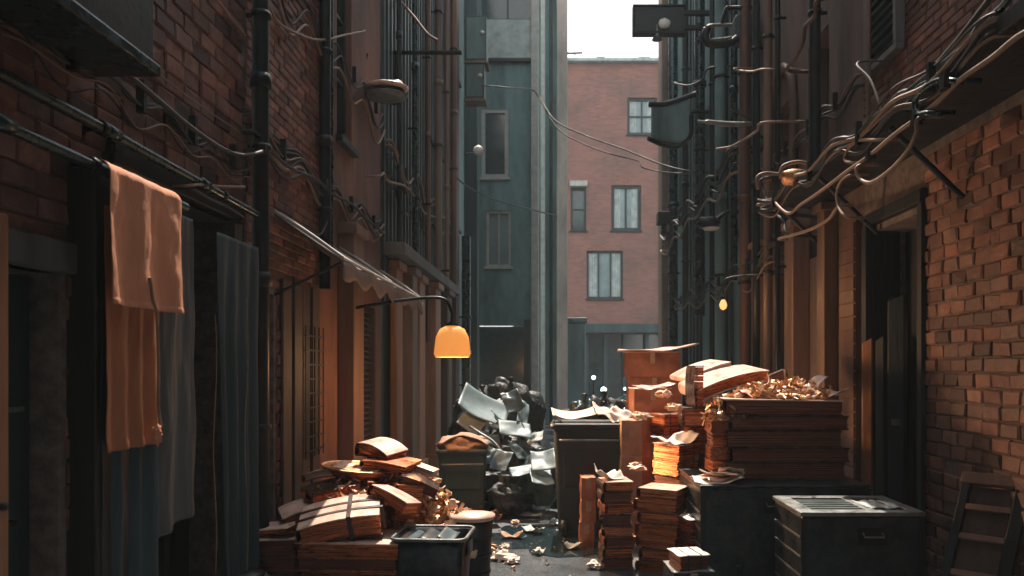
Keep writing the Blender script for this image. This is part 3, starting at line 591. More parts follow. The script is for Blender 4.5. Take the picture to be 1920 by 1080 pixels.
def bundle_wires(label, X, z, y0, y1, n, seed, m=('cable_dark','cable_dark','cable_tan'), rr=.009, sag=.1, spread=.12):
    rd = random.Random(seed); t = thing('cable_bundle', label, 'cables', (X,y0,z), group='cable bundles on the walls'); sg = 1 if X > 0 else -1
    for i in range(n):
        k = MB(); pts = []; m_ = 4; a = rd.uniform(-spread,spread); ph = rd.uniform(0,6)
        for j in range(m_*2+1):
            u = j/(m_*2); q = (u*m_) % 1
            pts.append(Vector((X+sg*(-.02*i % .05)+.01*math.sin(j*1.7+ph), y0+(y1-y0)*u, z+a*.6-sag*(.4+rd.random())*math.sin(math.pi*q)+.018*math.sin(j*.9+ph))))
        pts = [Vector((XL-.01 if sg<0 else (2.16 if X<2.2 else XR+.01),pts[0].y-.1,pts[0].z))]+pts+[Vector((XL-.01 if sg<0 else (2.16 if X<2.2 and pts[-1].y<7.3 else XR+.01),pts[-1].y+.1,pts[-1].z-.05))]
        k.tube(pts, rr*rd.uniform(.6,1.4), 6); k.build('wire', m[i%len(m)], t)
    for j in range(4):
        k = MB(); yy = y0+(y1-y0)*(j+.5)/4; k.box((X-.02,yy-.015,z-.09),(X+.02,yy+.015,z+.07)); k.build('clamp','metal_dark',t)
    return t
bundle_wires('tangled dark wires running along the canopy edge over the right doorway', 2.06, 3.2, 3.6, 7.5, 7, 2, rr=.011, spread=.16)
bundle_wires('drooping wires over the arched recess on the right plaster wall', 2.62, 4.1, 6.6, 9.6, 4, 4, rr=.012)
bundle_wires('dark wires strung along the teal cladding on the right', 2.35, 4.4, 10, 16.5, 5, 6, rr=.018, sag=.2, spread=.4)
bundle_wires('dark wires strung low on the right behind the box tower', 2.4, 2.9, 8.5, 15, 5, 7, rr=.014, sag=.2, spread=.3)
bundle_wires('wires sagging across the fine brickwork and reddish plaster on the left', -2.04, 3.25, 5.15, 8.9, 6, 3, rr=.011, sag=.14, spread=.2)
bundle_wires('wires slung high over the left reddish plaster', -2.04, 4.6, 5.3, 9.0, 3, 9, rr=.010, sag=.25, spread=.3)
bundle_wires('thin wires looping along the ribbed cladding on the left', -1.98, 4.2, 9.2, 15.5, 6, 5, rr=.015, sag=.25, spread=.6)
bundle_wires('dark wires on the near left brickwork between pipes and duct', -2.04, 2.95, 2.9, 5.0, 4, 12, rr=.007, sag=.08, spread=.14)
# golden fitting
c = PW(1490,325,2.1)
t = thing('lamp_fitting', 'tarnished gold oval lamp fitting on a hooked arm above the canopy end', 'light fitting', c)
mb = MB(); mb.lathe([(.02,-.11),(.10,-.09),(.135,-.03),(.12,.01),(.05,.03)], c, 20, sy=.8); mb.build('bowl','scrap_copper',t)
mb = MB(); mb.tube([c+Vector((-.13,0,.0)),c+Vector((-.09,0,.07)),c+Vector((.05,0,.1)),c+Vector((.2,0,.05)),c+Vector((.36,0,.05))], .016); mb.build('arm','cable_tan',t)
mb = MB(); mb.tube([c+Vector((-.12,0,-.01)),c+Vector((-.26,0,.0)),c+Vector((-.33,.0,-.04)),c+Vector((-.32,0,-.14))], .015); mb.build('hook','cable_tan',t)

# square hanging sign top
d = 12.5
t = thing('hanging_sign', 'blank dark square sign box in a pale frame hanging near the sky gap', 'sign', P(1190,60,d))
a = P(1190,58,d); b_ = P(1284,12,d)
mb = MB(); mb.box((a.x,d,a.z),(b_.x,d+.12,b_.z)); mb.build('panel','frame_dark',t,bevel=.01)
mb = MB(); mb.box((a.x-.03,d-.02,a.z-.05),(b_.x+.03,d+.14,a.z-.002)); mb.box((a.x-.03,d-.02,b_.z+.002),(b_.x+.03,d+.14,b_.z+.03)); mb.box((a.x-.03,d-.02,a.z-.002),(a.x-.002,d+.14,b_.z+.002)); mb.build('frame','metal_dark',t,bevel=.006)
mb = MB(); mb.box((b_.x,d+.02,b_.z-.12),(XR,d+.1,b_.z-.05)); mb.box((b_.x,d+.02,a.z+.05),(XR,d+.1,a.z+.11)); mb.build('arm','metal_dark',t)
q = P(1246,44,d-.02); mb = MB(); mb.blob(q, (.1,.04,.09), 5, .1, n=10); mb.build('lamp','white_enamel',t)
mb = MB(); mb.lathe([(.012,.2),(.015,.05),(.09,-.06),(.08,-.06)], P(1232,68,d), 16); mb.build('pendant_shade','trunk_edge',t)
# curved teal hood
d = 11.5
t = thing('wall_hood', 'curved teal metal hood with thick black rims jutting into the alley', 'hood', P(1260,270,d))
def hood(u, v):
    px = 1222+u*72; top = 200-u*18; bot = 262+u*6
    p = P(px, top+(bot-top)*v, d); p.y += .10*(1-(2*u-1)**2); return p
mb = MB(); mb.grid(hood, 20, 10); mb.build('shell','plaster_teal',t,solid=.03)
mb = MB(); mb.tube([hood(0,0)+Vector((-.03,0,.03)),hood(.3,0)+Vector((0,0,.02)),hood(.7,0)+Vector((0,0,.02)),hood(1.1,0)+Vector((.03,0,.02))], .045); mb.build('top_rim','metal_dark',t)
mb = MB(); mb.tube([hood(-.1,1),hood(.3,1)+Vector((0,0,-.04)),hood(.7,1)+Vector((0,0,-.04)),hood(1,.85),hood(1.02,.4)], .035); mb.build('bottom_rim','metal_dark',t)
mb = MB(); mb.tube([hood(.9,.3),Vector((XR,d+.3,hood(.9,.3).z+.1))], .03); mb.build('arm','metal_dark',t)
# bracket lamp open
d = 9.6
t = thing('wall_light', 'half open dark box lamp with cream rims on the right cladding', 'light fitting', P(1350,65,d))
mb = MB()
for (pp, r_) in (([(1327,52),(1322,65),(1326,80),(1345,84),(1370,80),(1382,72)], .05),): mb.tube([P(x,y,d) for x,y in pp], r_)
mb.build('housing','metal_dark',t)
mb = MB(); mb.tube([P(1320,55,d-.02),P(1332,48,d-.02),P(1352,47,d-.02),P(1372,47,d-.02)], .022); mb.tube([P(1332,74,d-.04),P(1350,73,d-.04),P(1372,70,d-.04)], .016); mb.build('rim','trunk_edge',t)
a = P(1380,82,d); b_ = P(1428,22,d); mb = MB(); mb.box((a.x,d,a.z+.05),(b_.x,d+.3,b_.z)); mb.build('case','metal_teal',t,bevel=.05)
mb = MB(); mb.tube([P(1352,45,d),P(1362,16,d),P(1370,15,d),P(1425,14,d)], .028); mb.build('arm','metal_dark',t)
# pipe bracket below
t = thing('wall_bracket', 'pale pointed bracket arm with curved stay on the right cladding', 'bracket', P(1350,230,9.4))
mb = MB(); mb.tube([P(1308,227,9.4),P(1330,229,9.4),P(1370,233,9.4),P(1412,232,9.4)], [.015,.03,.035,.03]); mb.build('arm','trunk_edge',t)
mb = MB(); mb.tube([P(1425,230,9.4),P(1418,250,9.4),P(1432,262,9.4),P(1426,285,9.4)], .02); mb.tube([P(1370,205,9.4),P(1390,215,9.4),P(1410,228,9.4)], .01); mb.build('stay','metal_dark',t)
# small lamp with white lens at (1330,425)
d = 10.5
t = thing('spotlight', 'black spotlight with a white lens pointing down on the right', 'light fitting', P(1330,420,d))
c = P(1328,418,d); mb = MB(); mb.blob(c, (.17,.14,.09), 3, .12, n=12); mb.build('housing','metal_dark',t)
mb = MB(); mb.lathe([(.02,-.09),(.10,-.085),(.12,-.06)], c+Vector((.03,-.05,-.02)), 18); mb.build('lens','white_enamel',t)
mb = MB(); mb.tube([c+Vector((.1,0,.04)),c+Vector((.3,0,.16)),c+Vector((.55,0,.12)),Vector((XR,d,c.z))], .03); mb.build('arm','metal_dark',t)
# small lit bulb
BQ = P(1356,570,8.6)
t = thing('bulb_lamp', 'small lit orange bulb hanging by a wire on the right wall', 'lamp', BQ)
mb = MB(); mb.lathe([(.004,-.07),(.035,-.05),(.045,-.01),(.03,.03),(.018,.05)], BQ, 16); mb.build('bulb','lamp_bulb',t)
mb = MB(); mb.lathe([(.022,.05),(.024,.09),(.01,.1)], BQ, 12); mb.tube([BQ+Vector((0,0,.1)),BQ+Vector((.05,0,.3)),Vector((XR-.1,BQ.y,BQ.z+.34)),Vector((XR,BQ.y,BQ.z+.3))], .008); mb.build('socket','metal_dark',t)
# stub fitting left (1290ish,405) and (1290,410)
t = thing('junction_box', 'small dark junction box on the far right corner above eye level', 'box', P(1245,415,15))
a = P(1233,420,14.5); b_ = P(1256,398,14.5); mb = MB(); mb.box((a.x,14.4,a.z),(b_.x,14.7,b_.z)); mb.build('case','metal_dark',t,bevel=.01)
mb = MB(); mb.tube([P(1245,420,14.5),P(1243,440,14.5)], .05); mb.build('gland','pipe_teal',t)

# ---------------------------------------------------------------- FAR END
f1 = thing('plaster_building', 'grey teal plaster house closing the alley with a pale framed window', 'building', (-1.2,19,0))
fr = FF(19.0)
def pf(px, Y): return (px-VX)/F*Y
def pz(py, Y): return EYE+(VY-py)/F*Y
hol = [(pf(903,19),pf(953,19),pz(333,19),pz(205,19)), (pf(903,19),pf(1000,19),pz(36,19),pz(-40,19)), (pf(884,19),pf(985,19),0,pz(610,19)),
       (pf(912,19),pf(958,19),pz(500,19),pz(395,19))]
mb = MB(); wall(mb, fr, -5,pf(1008,19),0,12.8,hol); mb.build('wall','plaster_teal',f1)
window(fr,*hol[0],f1,'frame_pale','glass',1,1,fw=.09,rec=.03); window(fr,*hol[1],f1,'frame_dark','glass',2,1,sill=False); window(fr,*hol[3],f1,'frame_pale','glass_pale',2,1,fw=.06,rec=.05)
mb = MB(); fr.box(mb,hol[2][0],hol[2][1],.02,hol[2][3],-.6,-.55); mb.build('shopfront','glass',f1)
mb = MB(); fr.box(mb,pf(910,19),pf(1000,19),pz(118,19),pz(112,19),0.002,.12); mb.build('ledge','metal_dark',f1)
mb = MB(); fr.box(mb,pf(908,19),pf(996,19),pz(111,19),pz(38,19),.003,.04); mb.build('panel','paper_grey',f1)
mb = MB(); fr.box(mb,pf(996,19),pf(1010,19),0,12.7,.003,.14); mb.build('corner_strip','frame_pale',f1,bevel=.01)
mb = MB(); fr.box(mb,pf(983,19),pf(995,19),0,pz(600,19),.003,.25); mb.build('pilaster','metal_teal',f1,bevel=.01)
mb = MB(); fr.box(mb,-5,pf(1010,19),12.8,12.95,-.4,.15); mb.build('roof','roof_dark',f1)
f2 = thing('plaster_building', 'pale narrow end house between the grey teal house and the red brick one', 'building', (.1,21,0))
fr2 = FF(21.5)
mb = MB(); wall(mb, fr2, -1.2,pf(1062,21.5),0,13.2,(),t=3); mb.build('wall','plaster_teal',f2)
mb = MB(); fr2.box(mb,pf(1044,21.5),pf(1064,21.5),0,13.3,.003,.2); mb.build('quoin','plaster_pale',f2,bevel=.01)
mb = MB(); fr2.box(mb,pf(1014,21.5),pf(1022,21.5),0,13,.003,.12); mb.build('pilaster','frame_pale',f2,bevel=.01)
mb = MB(); fr2.box(mb,pf(1030,21.5),pf(1036,21.5),0,13,.003,.1); mb.build('downpipe','metal_dark',f2,bevel=.01)
mb = MB(); fr2.box(mb,-1.2,pf(1066,21.5),13.3,13.4,-3,.2); mb.build('roof','roof_dark',f2)
# red brick building
Y = 30.0; f3 = thing('brick_building', 'flat roofed red brick house in daylight at the far end of the alley', 'building', (2,Y,0))
fr3 = FF(Y)
W = lambda a,b,c,d_: (pf(a,Y),pf(b,Y),pz(d_,Y),pz(c,Y))
ws = [W(1176,1232,183,252), W(1146,1202,347,432), W(1070,1099,352,432), W(1100,1168,470,560)]
mb = MB(); wall(mb, fr3, -1.5,7.5,0,pz(118,Y),ws+[(pf(1095,Y),pf(1245,Y),.02,pz(625,Y))],t=2.5); mb.build('wall','brick_far',f3)
window(fr3,*ws[0],f3,'frame_dark','glass_pale',2,2,fw=.1,rec=.1); window(fr3,*ws[1],f3,'frame_dark','glass_pale',2,1,fw=.12,rec=.1)
window(fr3,*ws[2],f3,'frame_dark','glass',1,2,fw=.08,rec=.1); window(fr3,*ws[3],f3,'frame_dark','glass_pale',3,1,fw=.08,rec=.1)
mb = MB(); fr3.box(mb,-1.5,7.6,pz(118,Y),pz(112,Y),-2.5,.22); mb.build('cornice','paper_grey',f3,bevel=.02)
mb = MB(); fr3.box(mb,pf(1068,Y),pf(1101,Y),pz(350,Y),pz(340,Y),.003,.14); mb.build('lintel','frame_pale',f3)
mb = MB(); fr3.box(mb,pf(1095,Y),pf(1245,Y),.02,pz(626,Y),-.5,-.45); mb.build('shopfront','glass',f3)
mb = MB(); fr3.box(mb,pf(1092,Y),pf(1248,Y),pz(625,Y),pz(608,Y),.003,.5); mb.build('shop_canopy','metal_teal',f3,bevel=.02)
for px in (1096,1132,1168,1210): 
    k = MB(); fr3.box(k,pf(px,Y),pf(px+7,Y),.02,pz(626,Y),-.44,-.02); k.build('shop_pillar','metal_teal',f3)
t = thing('antenna', 'thin dark aerial arm reaching over the red brick roof', 'aerial', P(1062,100,21.6))
mb = MB(); mb.tube([P(1062,100,21.4),P(1092,99,21.4)], .03); mb.tube([P(1078,99,21.4),P(1078,103,21.4)], .02); mb.build('arm','metal_dark',t)
for px,m_ in ((1241,'metal_teal'),):
    mb = MB(); x_ = pf(px,Y); mb.tube([Vector((x_,Y-.09,2.9)),Vector((x_,Y-.09,pz(122,Y)))], .055); mb.build('downpipe',m_,f3)
for a,b_ in ((pf(1120,Y),pf(1136,Y)),(pf(1200,Y),pf(1222,Y))):
    mb = MB(); mb.box((a,Y+.5,pz(112,Y)),(b_,Y+1.0,pz(112,Y)+.35)); mb.build('chimney','plaster_pale',f3,bevel=.02)
for wn in ws[:2]+ws[3:]:
    for side in (0,1):
        mb = MB(); w_ = (wn[1]-wn[0])*.24; x0 = wn[0]+.09 if side==0 else wn[1]-.09-w_
        mb.grid(lambda u,v: Vector((x0+w_*u, Y+.135+.012*math.sin(u*22), wn[2]+.1+(wn[3]-wn[2]-.2)*v)), 14, 2); mb.build('curtain','paper_grey',f3)
# opening column + globe lights
t = thing('concrete_column', 'grey green column standing left of the distant bluish lamps', 'column', P(1075,780,22))
mb = MB(); a = P(1052,620,23); b_ = P(1098,620,23); mb.box((a.x,23,0),(b_.x,23.6,3.0)); mb.build('shaft','metal_teal',t,bevel=.03)
mb = MB(); mb.box((a.x-.06,22.94,3.0),(b_.x+.06,23.66,3.15)); mb.build('capital','metal_teal',t,bevel=.02)
for px,py,r_,lab in ((1113,708,.045,'upper small bluish white globe lamp beyond the bins'),(1132,731,.065,'larger lower bluish white globe lamp beyond the bins'),(1172,729,.035,'dim globe lamp close to the tall box stack')):
    c = P(px,py,17); t = thing('globe_lamp', lab, 'lamp', (c.x,17,0), group='globe lamps glowing at the far end')
    k = MB(); k.lathe([(.001,-r_)]+[(r_*math.sin(a_),-r_*math.cos(a_)) for a_ in [math.pi*i/10 for i in range(1,10)]]+[(.001,r_)], c, 16); k.build('globe','lamp_globe',t)
    k = MB(); k.tube([Vector((c.x,17,0)),c-Vector((0,0,r_*.9))], .022); k.lathe([(.09,0.004),(.09,.03),(.03,.05)],(c.x,17,0),12); k.build('post','metal_dark',t)

# unseen building added behind the camera, blocks sky light so front faces stay dark
bk = thing('brick_building', 'plain dark brick building added unseen behind the viewer to block sky light', 'building', (0,-8,0))
mb = MB(); mb.box((-6,-9,0),(7,-8,15)); mb.build('wall','brick_flat',bk)
mb = MB(); mb.box((-6.1,-9.1,15),(7.1,-7.9,15.1)); mb.build('roof','roof_dark',bk)

# ---------------------------------------------------------------- BOOKS, BUNDLES, BOXES
def slabs(mb, w, l, h, n, jit=.004, curve=0, m=0, rag=.5):
    z = 0; hs = [random.uniform(.6,1.4) for _ in range(n)]; s = h/sum(hs); nx = 8
    for q in hs:
        t = q*s; ox, oy = random.uniform(-jit,jit), random.uniform(-jit,jit); dw = random.uniform(-jit,0)*rag
        g_ = t*.06
        vs = []
        for zz in (z+g_, z+t-g_):
            for i in range(nx+1):
                x = -w/2+w*i/nx; cz = curve*(1-(2*i/nx-1)**2)
                vs += [Vector((x*(1+dw/w)+ox, -l/2+oy, zz+cz)), Vector((x*(1+dw/w)+ox, l/2+oy, zz+cz))]
        k = (nx+1)*2; fs = []
        for i in range(nx):
            a = 2*i; fs += [(a,a+1,a+3,a+2),(k+a,k+a+2,k+a+3,k+a+1),(a,a+2,k+a+2,k+a),(a+1,k+a+1,k+a+3,a+3)]
        fs += [(0,k,k+1,1),(k-2,k-1,2*k-1,2*k-2)]
        mb.add(vs, fs, m); z += t
def book(label, loc, size, rot=(0,0,0), cover='cover_copper', pages='pages_copper', grp=None, curve=0, straps=0, name='book', spine='x-', th=.009, cat='book', top=None, n=None):
    w, l, h = size; t = thing(name, label, cat, loc, rot, grp)
    mb = MB(); pg = h-2*th; slabs(mb, w-.02, l-.02, pg, n or max(4,int(h/.011)), .004, curve); 
    for i in range(len(mb.v)): mb.v[i] = (mb.v[i][0]+.004, mb.v[i][1], mb.v[i][2]+th)
    mb.build('pages', pages, t, world=False)
    mb = MB(); nx = 8
    for z0 in (0, h-th):
        vs = []
        for zz in (z0, z0+th):
            for i in range(nx+1):
                x = -w/2+w*i/nx; cz = curve*(1-(2*i/nx-1)**2); vs += [Vector((x,-l/2,zz+cz)),Vector((x,l/2,zz+cz))]
        k = (nx+1)*2; fs = []
        for i in range(nx):
            a = 2*i; fs += [(a,a+1,a+3,a+2),(k+a,k+a+2,k+a+3,k+a+1),(a,a+2,k+a+2,k+a),(a+1,k+a+1,k+a+3,a+3)]
        fs += [(0,k,k+1,1),(k-2,k-1,2*k-1,2*k-2)]
        mb.add(vs, fs, 1 if (z0 > 0 and top) else 0)
    def sp(u, v):
        a = math.pi*(v-.5); return Vector((-w/2-.018*math.cos(a)+.002, -l/2+l*u, h/2+h/2*math.sin(a)))
    mb.grid(sp, 1, 8); 
    o = mb.build('cover', [cover, top or cover], t, world=False, bevel=.0025)
    for i in range(straps):
        y = -l/2+l*(i+1)/(straps+1); k = MB(); e = .004; nx2 = 8; vs = []
        for j in range(nx2+1):
            x = -(w/2+.02)+(w+.04)*j/nx2; cz = curve*(1-(2*j/nx2-1)**2)
            vs += [Vector((x,y-.014,h+e+cz)),Vector((x,y+.014,h+e+cz)),Vector((x,y-.014,h+cz-.003)),Vector((x,y+.014,h+cz-.003))]
        k.add(vs, [f for j in range(nx2) for f in ((4*j,4*j+4,4*j+5,4*j+1),(4*j,4*j+2,4*j+6,4*j+4),(4*j+1,4*j+5,4*j+7,4*j+3))])
        k.box((w/2+.002,y-.014,-.002),(w/2+.022,y+.014,h+e)); k.build('strap','strap',t,world=False)
    if straps:
        e = .004; zc = h+.005+curve*.93; k = MB(); k.box((w*.10,-l/2-.006,zc-.004),(w*.10+.028,l/2+.006,zc+.003)); k.box((w*.10,-l/2-.008,0),(w*.10+.028,-l/2-.003,zc)); k.build('strap','strap',t,world=False)
    return t
def bundle(label, loc, size, rot=(0,0,0), m='pages_copper', grp=None, n=None, jit=.006, tie=True, curve=0, name='paper_bundle', top=None):
    w, l, h = size; t = thing(name, label, 'paper bundle', loc, rot, grp)
    mb = MB(); slabs(mb, w, l, h-.004, n or max(4,int(h/.010)), jit, curve); mb.build('sheets', m, t, world=False)
    if top:
        k = MB(); k.grid(lambda u,v: Vector(((u-.5)*(w+.025), (v-.5)*(l+.02), h+.002+curve*(1-(2*u-1)**2)+.006*noise.noise(Vector((u*3,v*3,w*9))))), 12, 8); k.build('top_sheet', top, t, world=False, solid=.003)
    if tie:
        for s_ in (-.22,.24):
            k = MB(); p = [Vector((s_*w,-l/2-.007,-.0)),Vector((s_*w,-l/2-.007,h+.004+curve*.8)),Vector((s_*w,l/2+.007,h+.004+curve*.8)),Vector((s_*w,l/2+.007,0))]
            k.tube(p, .004, 6, spline=False); k.build('string','strap',t,world=False)
    return t
def carton(label, loc, size, rot=(0,0,0), m='cardboard', grp=None, flap=False, lidm=None, name='cardboard_box'):
    w, l, h = size; t = thing(name, label, 'box', loc, rot, grp)
    mb = MB(); nx = 6
    def side(a, b_):
        def fn(u, v):
            p = a.lerp(b_, u); bul = .012*math.sin(math.pi*u)*math.sin(math.pi*v); nrm = Vector((b_.y-a.y, a.x-b_.x, 0)).normalized()
            return Vector((p.x, p.y, v*h))+nrm*(bul+.004*noise.noise(Vector((u*3+a.x*9,v*3,h*7))))
        return fn
    c = [Vector((-w/2,-l/2,0)),Vector((w/2,-l/2,0)),Vector((w/2,l/2,0)),Vector((-w/2,l/2,0))]
    for i in range(4): mb.grid(side(c[i], c[(i+1)%4]), 8, 8)
    mb.add([q for q in c],[(3,2,1,0)]); mb.build('carton', m, t, world=False)
    k = MB(); k.grid(lambda u,v: Vector(((u-.5)*w*1.04,(v-.5)*l*1.03,h+.003+.008*noise.noise(Vector((u*2.3,v*2.3,w*31))))), 10, 8); k.build('lid', lidm or m, t, world=False, solid=.006)
    k = MB(); k.box((-.025,-l/2-.014,h*.55),(.025,-l/2-.008,h*.99)); k.build('tape','cardboard_tan',t,world=False)
    return t
def sheet(label, loc, size, rot=(0,0,0), m='paper', seed=0, amp=.03, grp=None, name='paper_sheet', cat='paper', th=.003, fr=2.5):
    w, l = size; mb = MB()
    mb.grid(lambda u,v: Vector(((u-.5)*w,(v-.5)*l,amp*noise.noise(Vector((u*fr+seed,v*fr,seed)))+amp*.8*(u-.5)**2*4*(1 if seed%2 else .3))), 18, 14)
    o = mb.build(name, m, solid=th); o.location = loc; o.rotation_euler = rot; return tag(o, label, cat, grp)
ORD = ['top','second','third','fourth','fifth','sixth','seventh','eighth','ninth','tenth']
def stack(kind, where, x, y, z0, w, l, hs, rz=0, grp=None, jr=5, jp=.012, **kw):
    n = len(hs); z = z0; mats = kw.pop('mats', None); covers = kw.pop('covers', None); tops = kw.pop('tops', None)
    for i, h in enumerate(hs):
        k = n-1-i; nm = {'book':'book','bundle':'bundle','carton':'box'}[kind]
        lab = ('topmost' if k == 0 else ORD[k])+' '+nm+(' ' if k == 0 else ' from the top ')+'of '+where
        a = dict(kw)
        if mats: a['pages' if kind=='book' else 'm'] = mats[i % len(mats)]
        if covers and kind == 'book': a['cover'] = covers[i % len(covers)]
        if k == 0 and tops:
            if kind == 'book' or kind == 'bundle': a['top'] = tops
            else: a['lidm'] = tops
        f = {'book':book,'bundle':bundle,'carton':carton}[kind]
        f(lab, (x+random.uniform(-jp,jp), y+random.uniform(-jp,jp), z), (w*random.uniform(.95,1.03), l*random.uniform(.95,1.03), h-.002), (0,0,R(rz+random.uniform(-jr,jr))), grp=grp, **a)
        z += h
    return z

# -- right heap
# black trunk B (wide) and A (near, with pale lid)
def trunk(label, x0, x1, y0, y1, h, lid, edge='trunk_edge', side_paper=True, rz=0):
    w, l = x1-x0, y1-y0; t = thing('trunk', label, 'trunk', ((x0+x1)/2,(y0+y1)/2,0), (0,0,R(rz)), 'black trunks in front of the right heap')
    mb = MB(); mb.box((-w/2,-l/2,0),(w/2,l/2,h-.03)); mb.build('body','trunk',t,world=False,bevel=.012)
    if lid:
        k = MB(); e = .07; z0, z1 = h-.028, h
        k.box((-w/2-.012,-l/2-.012,z0),(w/2+.012,-l/2+e,z1)); k.box((-w/2-.012,l/2-e,z0),(w/2+.012,l/2+.012,z1)); k.box((-w/2-.012,-l/2+e,z0),(-w/2+e*1.3,l/2-e,z1)); k.box((w/2-e*.9,-l/2+e,z0),(w/2+.012,l/2-e,z1)); k.box((w*.08,-l/2+e,z0),(w*.08+.06,l/2-e,z1-.003))
        k.build('lid_frame',edge,t,world=False,bevel=.006)
        k = MB(); k.box((-w/2+e,-l/2+e,z0),(w*.09,l/2-e,h-.018)); k.build('inset','trunk',t,world=False)
        for i in range(6):
            q = MB(); yy = -l/2+e+.02+i*(l-2*e-.03)/6; q.box((-w/2+e*1.4,yy,h-.018),(w*.075,yy+.035,h-.006)); q.build('slat','bin_green',t,world=False,bevel=.004)
        for i,(a,b_) in enumerate(((.12,.2),(.2,-.1),(.34,.1))):
            q = MB(); q.grid(lambda u,v,a=a,b_=b_: Vector((w*(a+.13*u), -l*.25+l*.45*v+b_*.1*u, h-.012+.02*noise.noise(Vector((u*2,v*2,a*30)))+.01)), 6, 6); q.build('torn_paper','paper_grey',t,world=False,solid=.003)
    else:
        k = MB(); k.box((-w/2-.01,-l/2-.01,h-.028),(w/2+.01,l/2+.01,h)); k.build('lid','trunk',t,world=False,bevel=.012)
        k = MB(); k.box((-w/2-.012,-l/2-.014,h-.034),(w/2+.012,-l/2-.011,h-.026)); k.build('lid_edge','pipe_teal',t,world=False)
    for sx in (-1,1):
        k = MB(); x = sx*(w/2-.012); k.box((x-.018,-l/2-.006,.01),(x+.018,-l/2-.001,h-.035)); k.build('corner_strip','metal_dark',t,world=False,bevel=.002)
    cx = -.08 if not lid else .06
    k = MB(); k.box((cx-.09,-l/2-.008,h-.21),(cx+.09,-l/2-.001,h-.10)); k.build('handle_plate','metal_dark',t,world=False,bevel=.004)
    k = MB(); k.tube([Vector((cx-.06,-l/2-.01,h-.13)),Vector((cx-.06,-l/2-.035,h-.15)),Vector((cx+.06,-l/2-.035,h-.15)),Vector((cx+.06,-l/2-.01,h-.13))], .006, spline=False); k.build('handle','trunk_edge',t,world=False)
    if side_paper:
        for i in range(5):
            q = MB(); q.box((-w/2-.008,-l/2+.02,.06+i*.12),(-w/2-.001,l/2-.02,.075+i*.12)); q.build('side_rib','trunk_edge',t,world=False,bevel=.002)
    return t
trunk('small black trunk with pale slatted lid at the lower right', 1.53,2.28,4.62,5.2,.71,True)
trunk('large black trunk under the big ledger stack with papers on one corner', 1.06,2.28,5.4,6.35,.755,False)
for i in range(5): sheet(['lowest','second lowest','middle','upper','topmost'][i]+' crumpled pale paper layer on the left corner of the large black trunk', (1.2+.03*i,5.56+.04*(i%3),.768+.014*i), (.34-.04*i,.26-.02*i), (R(3),R(-5+3*i),R(20*i)), 'cover_cream' if i%2 else 'paper', i+1, .03, 'papers on the large black trunk')
# ledger stack on trunk B
z = .758; HH = [.13,.11,.13,.11,.125]
zz = z
for i, h_ in enumerate(HH):
    k = 4-i
    book(('topmost' if k==0 else ORD[k])+' wide dark ledger'+(' ' if k==0 else ' from the top ')+'of the stack on the large trunk', (1.76+(.012 if i%2 else -.02),5.98+.01*i,zz), (.90-(.03 if i==2 else 0),.72,h_-.003), (0,R(.8 if i==4 else 0),R([0,1.2,-1,1.5,-.5][i])), cover='cover_dark', pages='pages_brown', grp='ledgers of the big right stack', th=.012, top='cover_cream' if i==4 else None, n=5)
    zz += h_
ztop = zz
# cross ribbed side stacks left of the ledgers
GR = 'stacked bundles of the right heap'
zs = stack('bundle','the tight stack left of the big ledgers',1.30,6.85,0,.30,.5,[.17,.16,.18,.17,.16,.18,.15],0,GR,jr=2,mats=['pages_copper','pages_brown','pages_copper'],tops='cover_cream')
# tilted open book atop
book('huge tilted open ledger with cream pages crowning the right heap', (1.45,6.35,1.43), (.62,.5,.10), (R(6),R(-15),R(8)), 'cover_cream','pages_copper',grp='loose books on the right heap',curve=.035,n=9,name='open_book')
book('thinner cream book leaning behind the huge tilted ledger', (1.33,6.75,1.55), (.42,.42,.05), (R(4),R(-20),R(12)), 'cover_cream','pages_cream',grp='loose books on the right heap',curve=.02,name='open_book')
book('small dark book propped up right of the huge tilted ledger', (1.83,6.3,1.44), (.3,.24,.10), (R(0),R(-24),R(-10)), 'cover_dark','pages_brown',grp='loose books on the right heap')
book('upright dark brown book standing at the left of the crowning ledger', (1.17,6.2,1.28), (.07,.3,.34), (0,0,R(4)), 'cover_dark','pages_copper',grp='loose books on the right heap',n=5)
book('brown book lying under the upright dark brown book', (1.17,6.25,1.12), (.22,.32,.155), (0,0,R(-4)), 'cover_dark','pages_copper',grp='loose books on the right heap')
for i,(x,y,z_,w,l,rx,ry,rz) in enumerate(((2.0,6.05,ztop+.06,.38,.26,-8,-16,20),(2.12,5.85,ztop+.045,.3,.24,4,10,-30),(1.6,5.9,ztop+.03,.3,.24,3,-6,12))):
    sheet(['curled cream sheet rising from the scraps on the big ledger stack','pale sheet drooping over the right edge of the big ledger stack','flat cream sheet among scraps left on the big ledger stack'][i],(x,y,z_),(w,l),(R(rx),R(ry),R(rz)),'cover_cream',i*2+1,.05,'loose cream sheets on the right heap',th=.004)
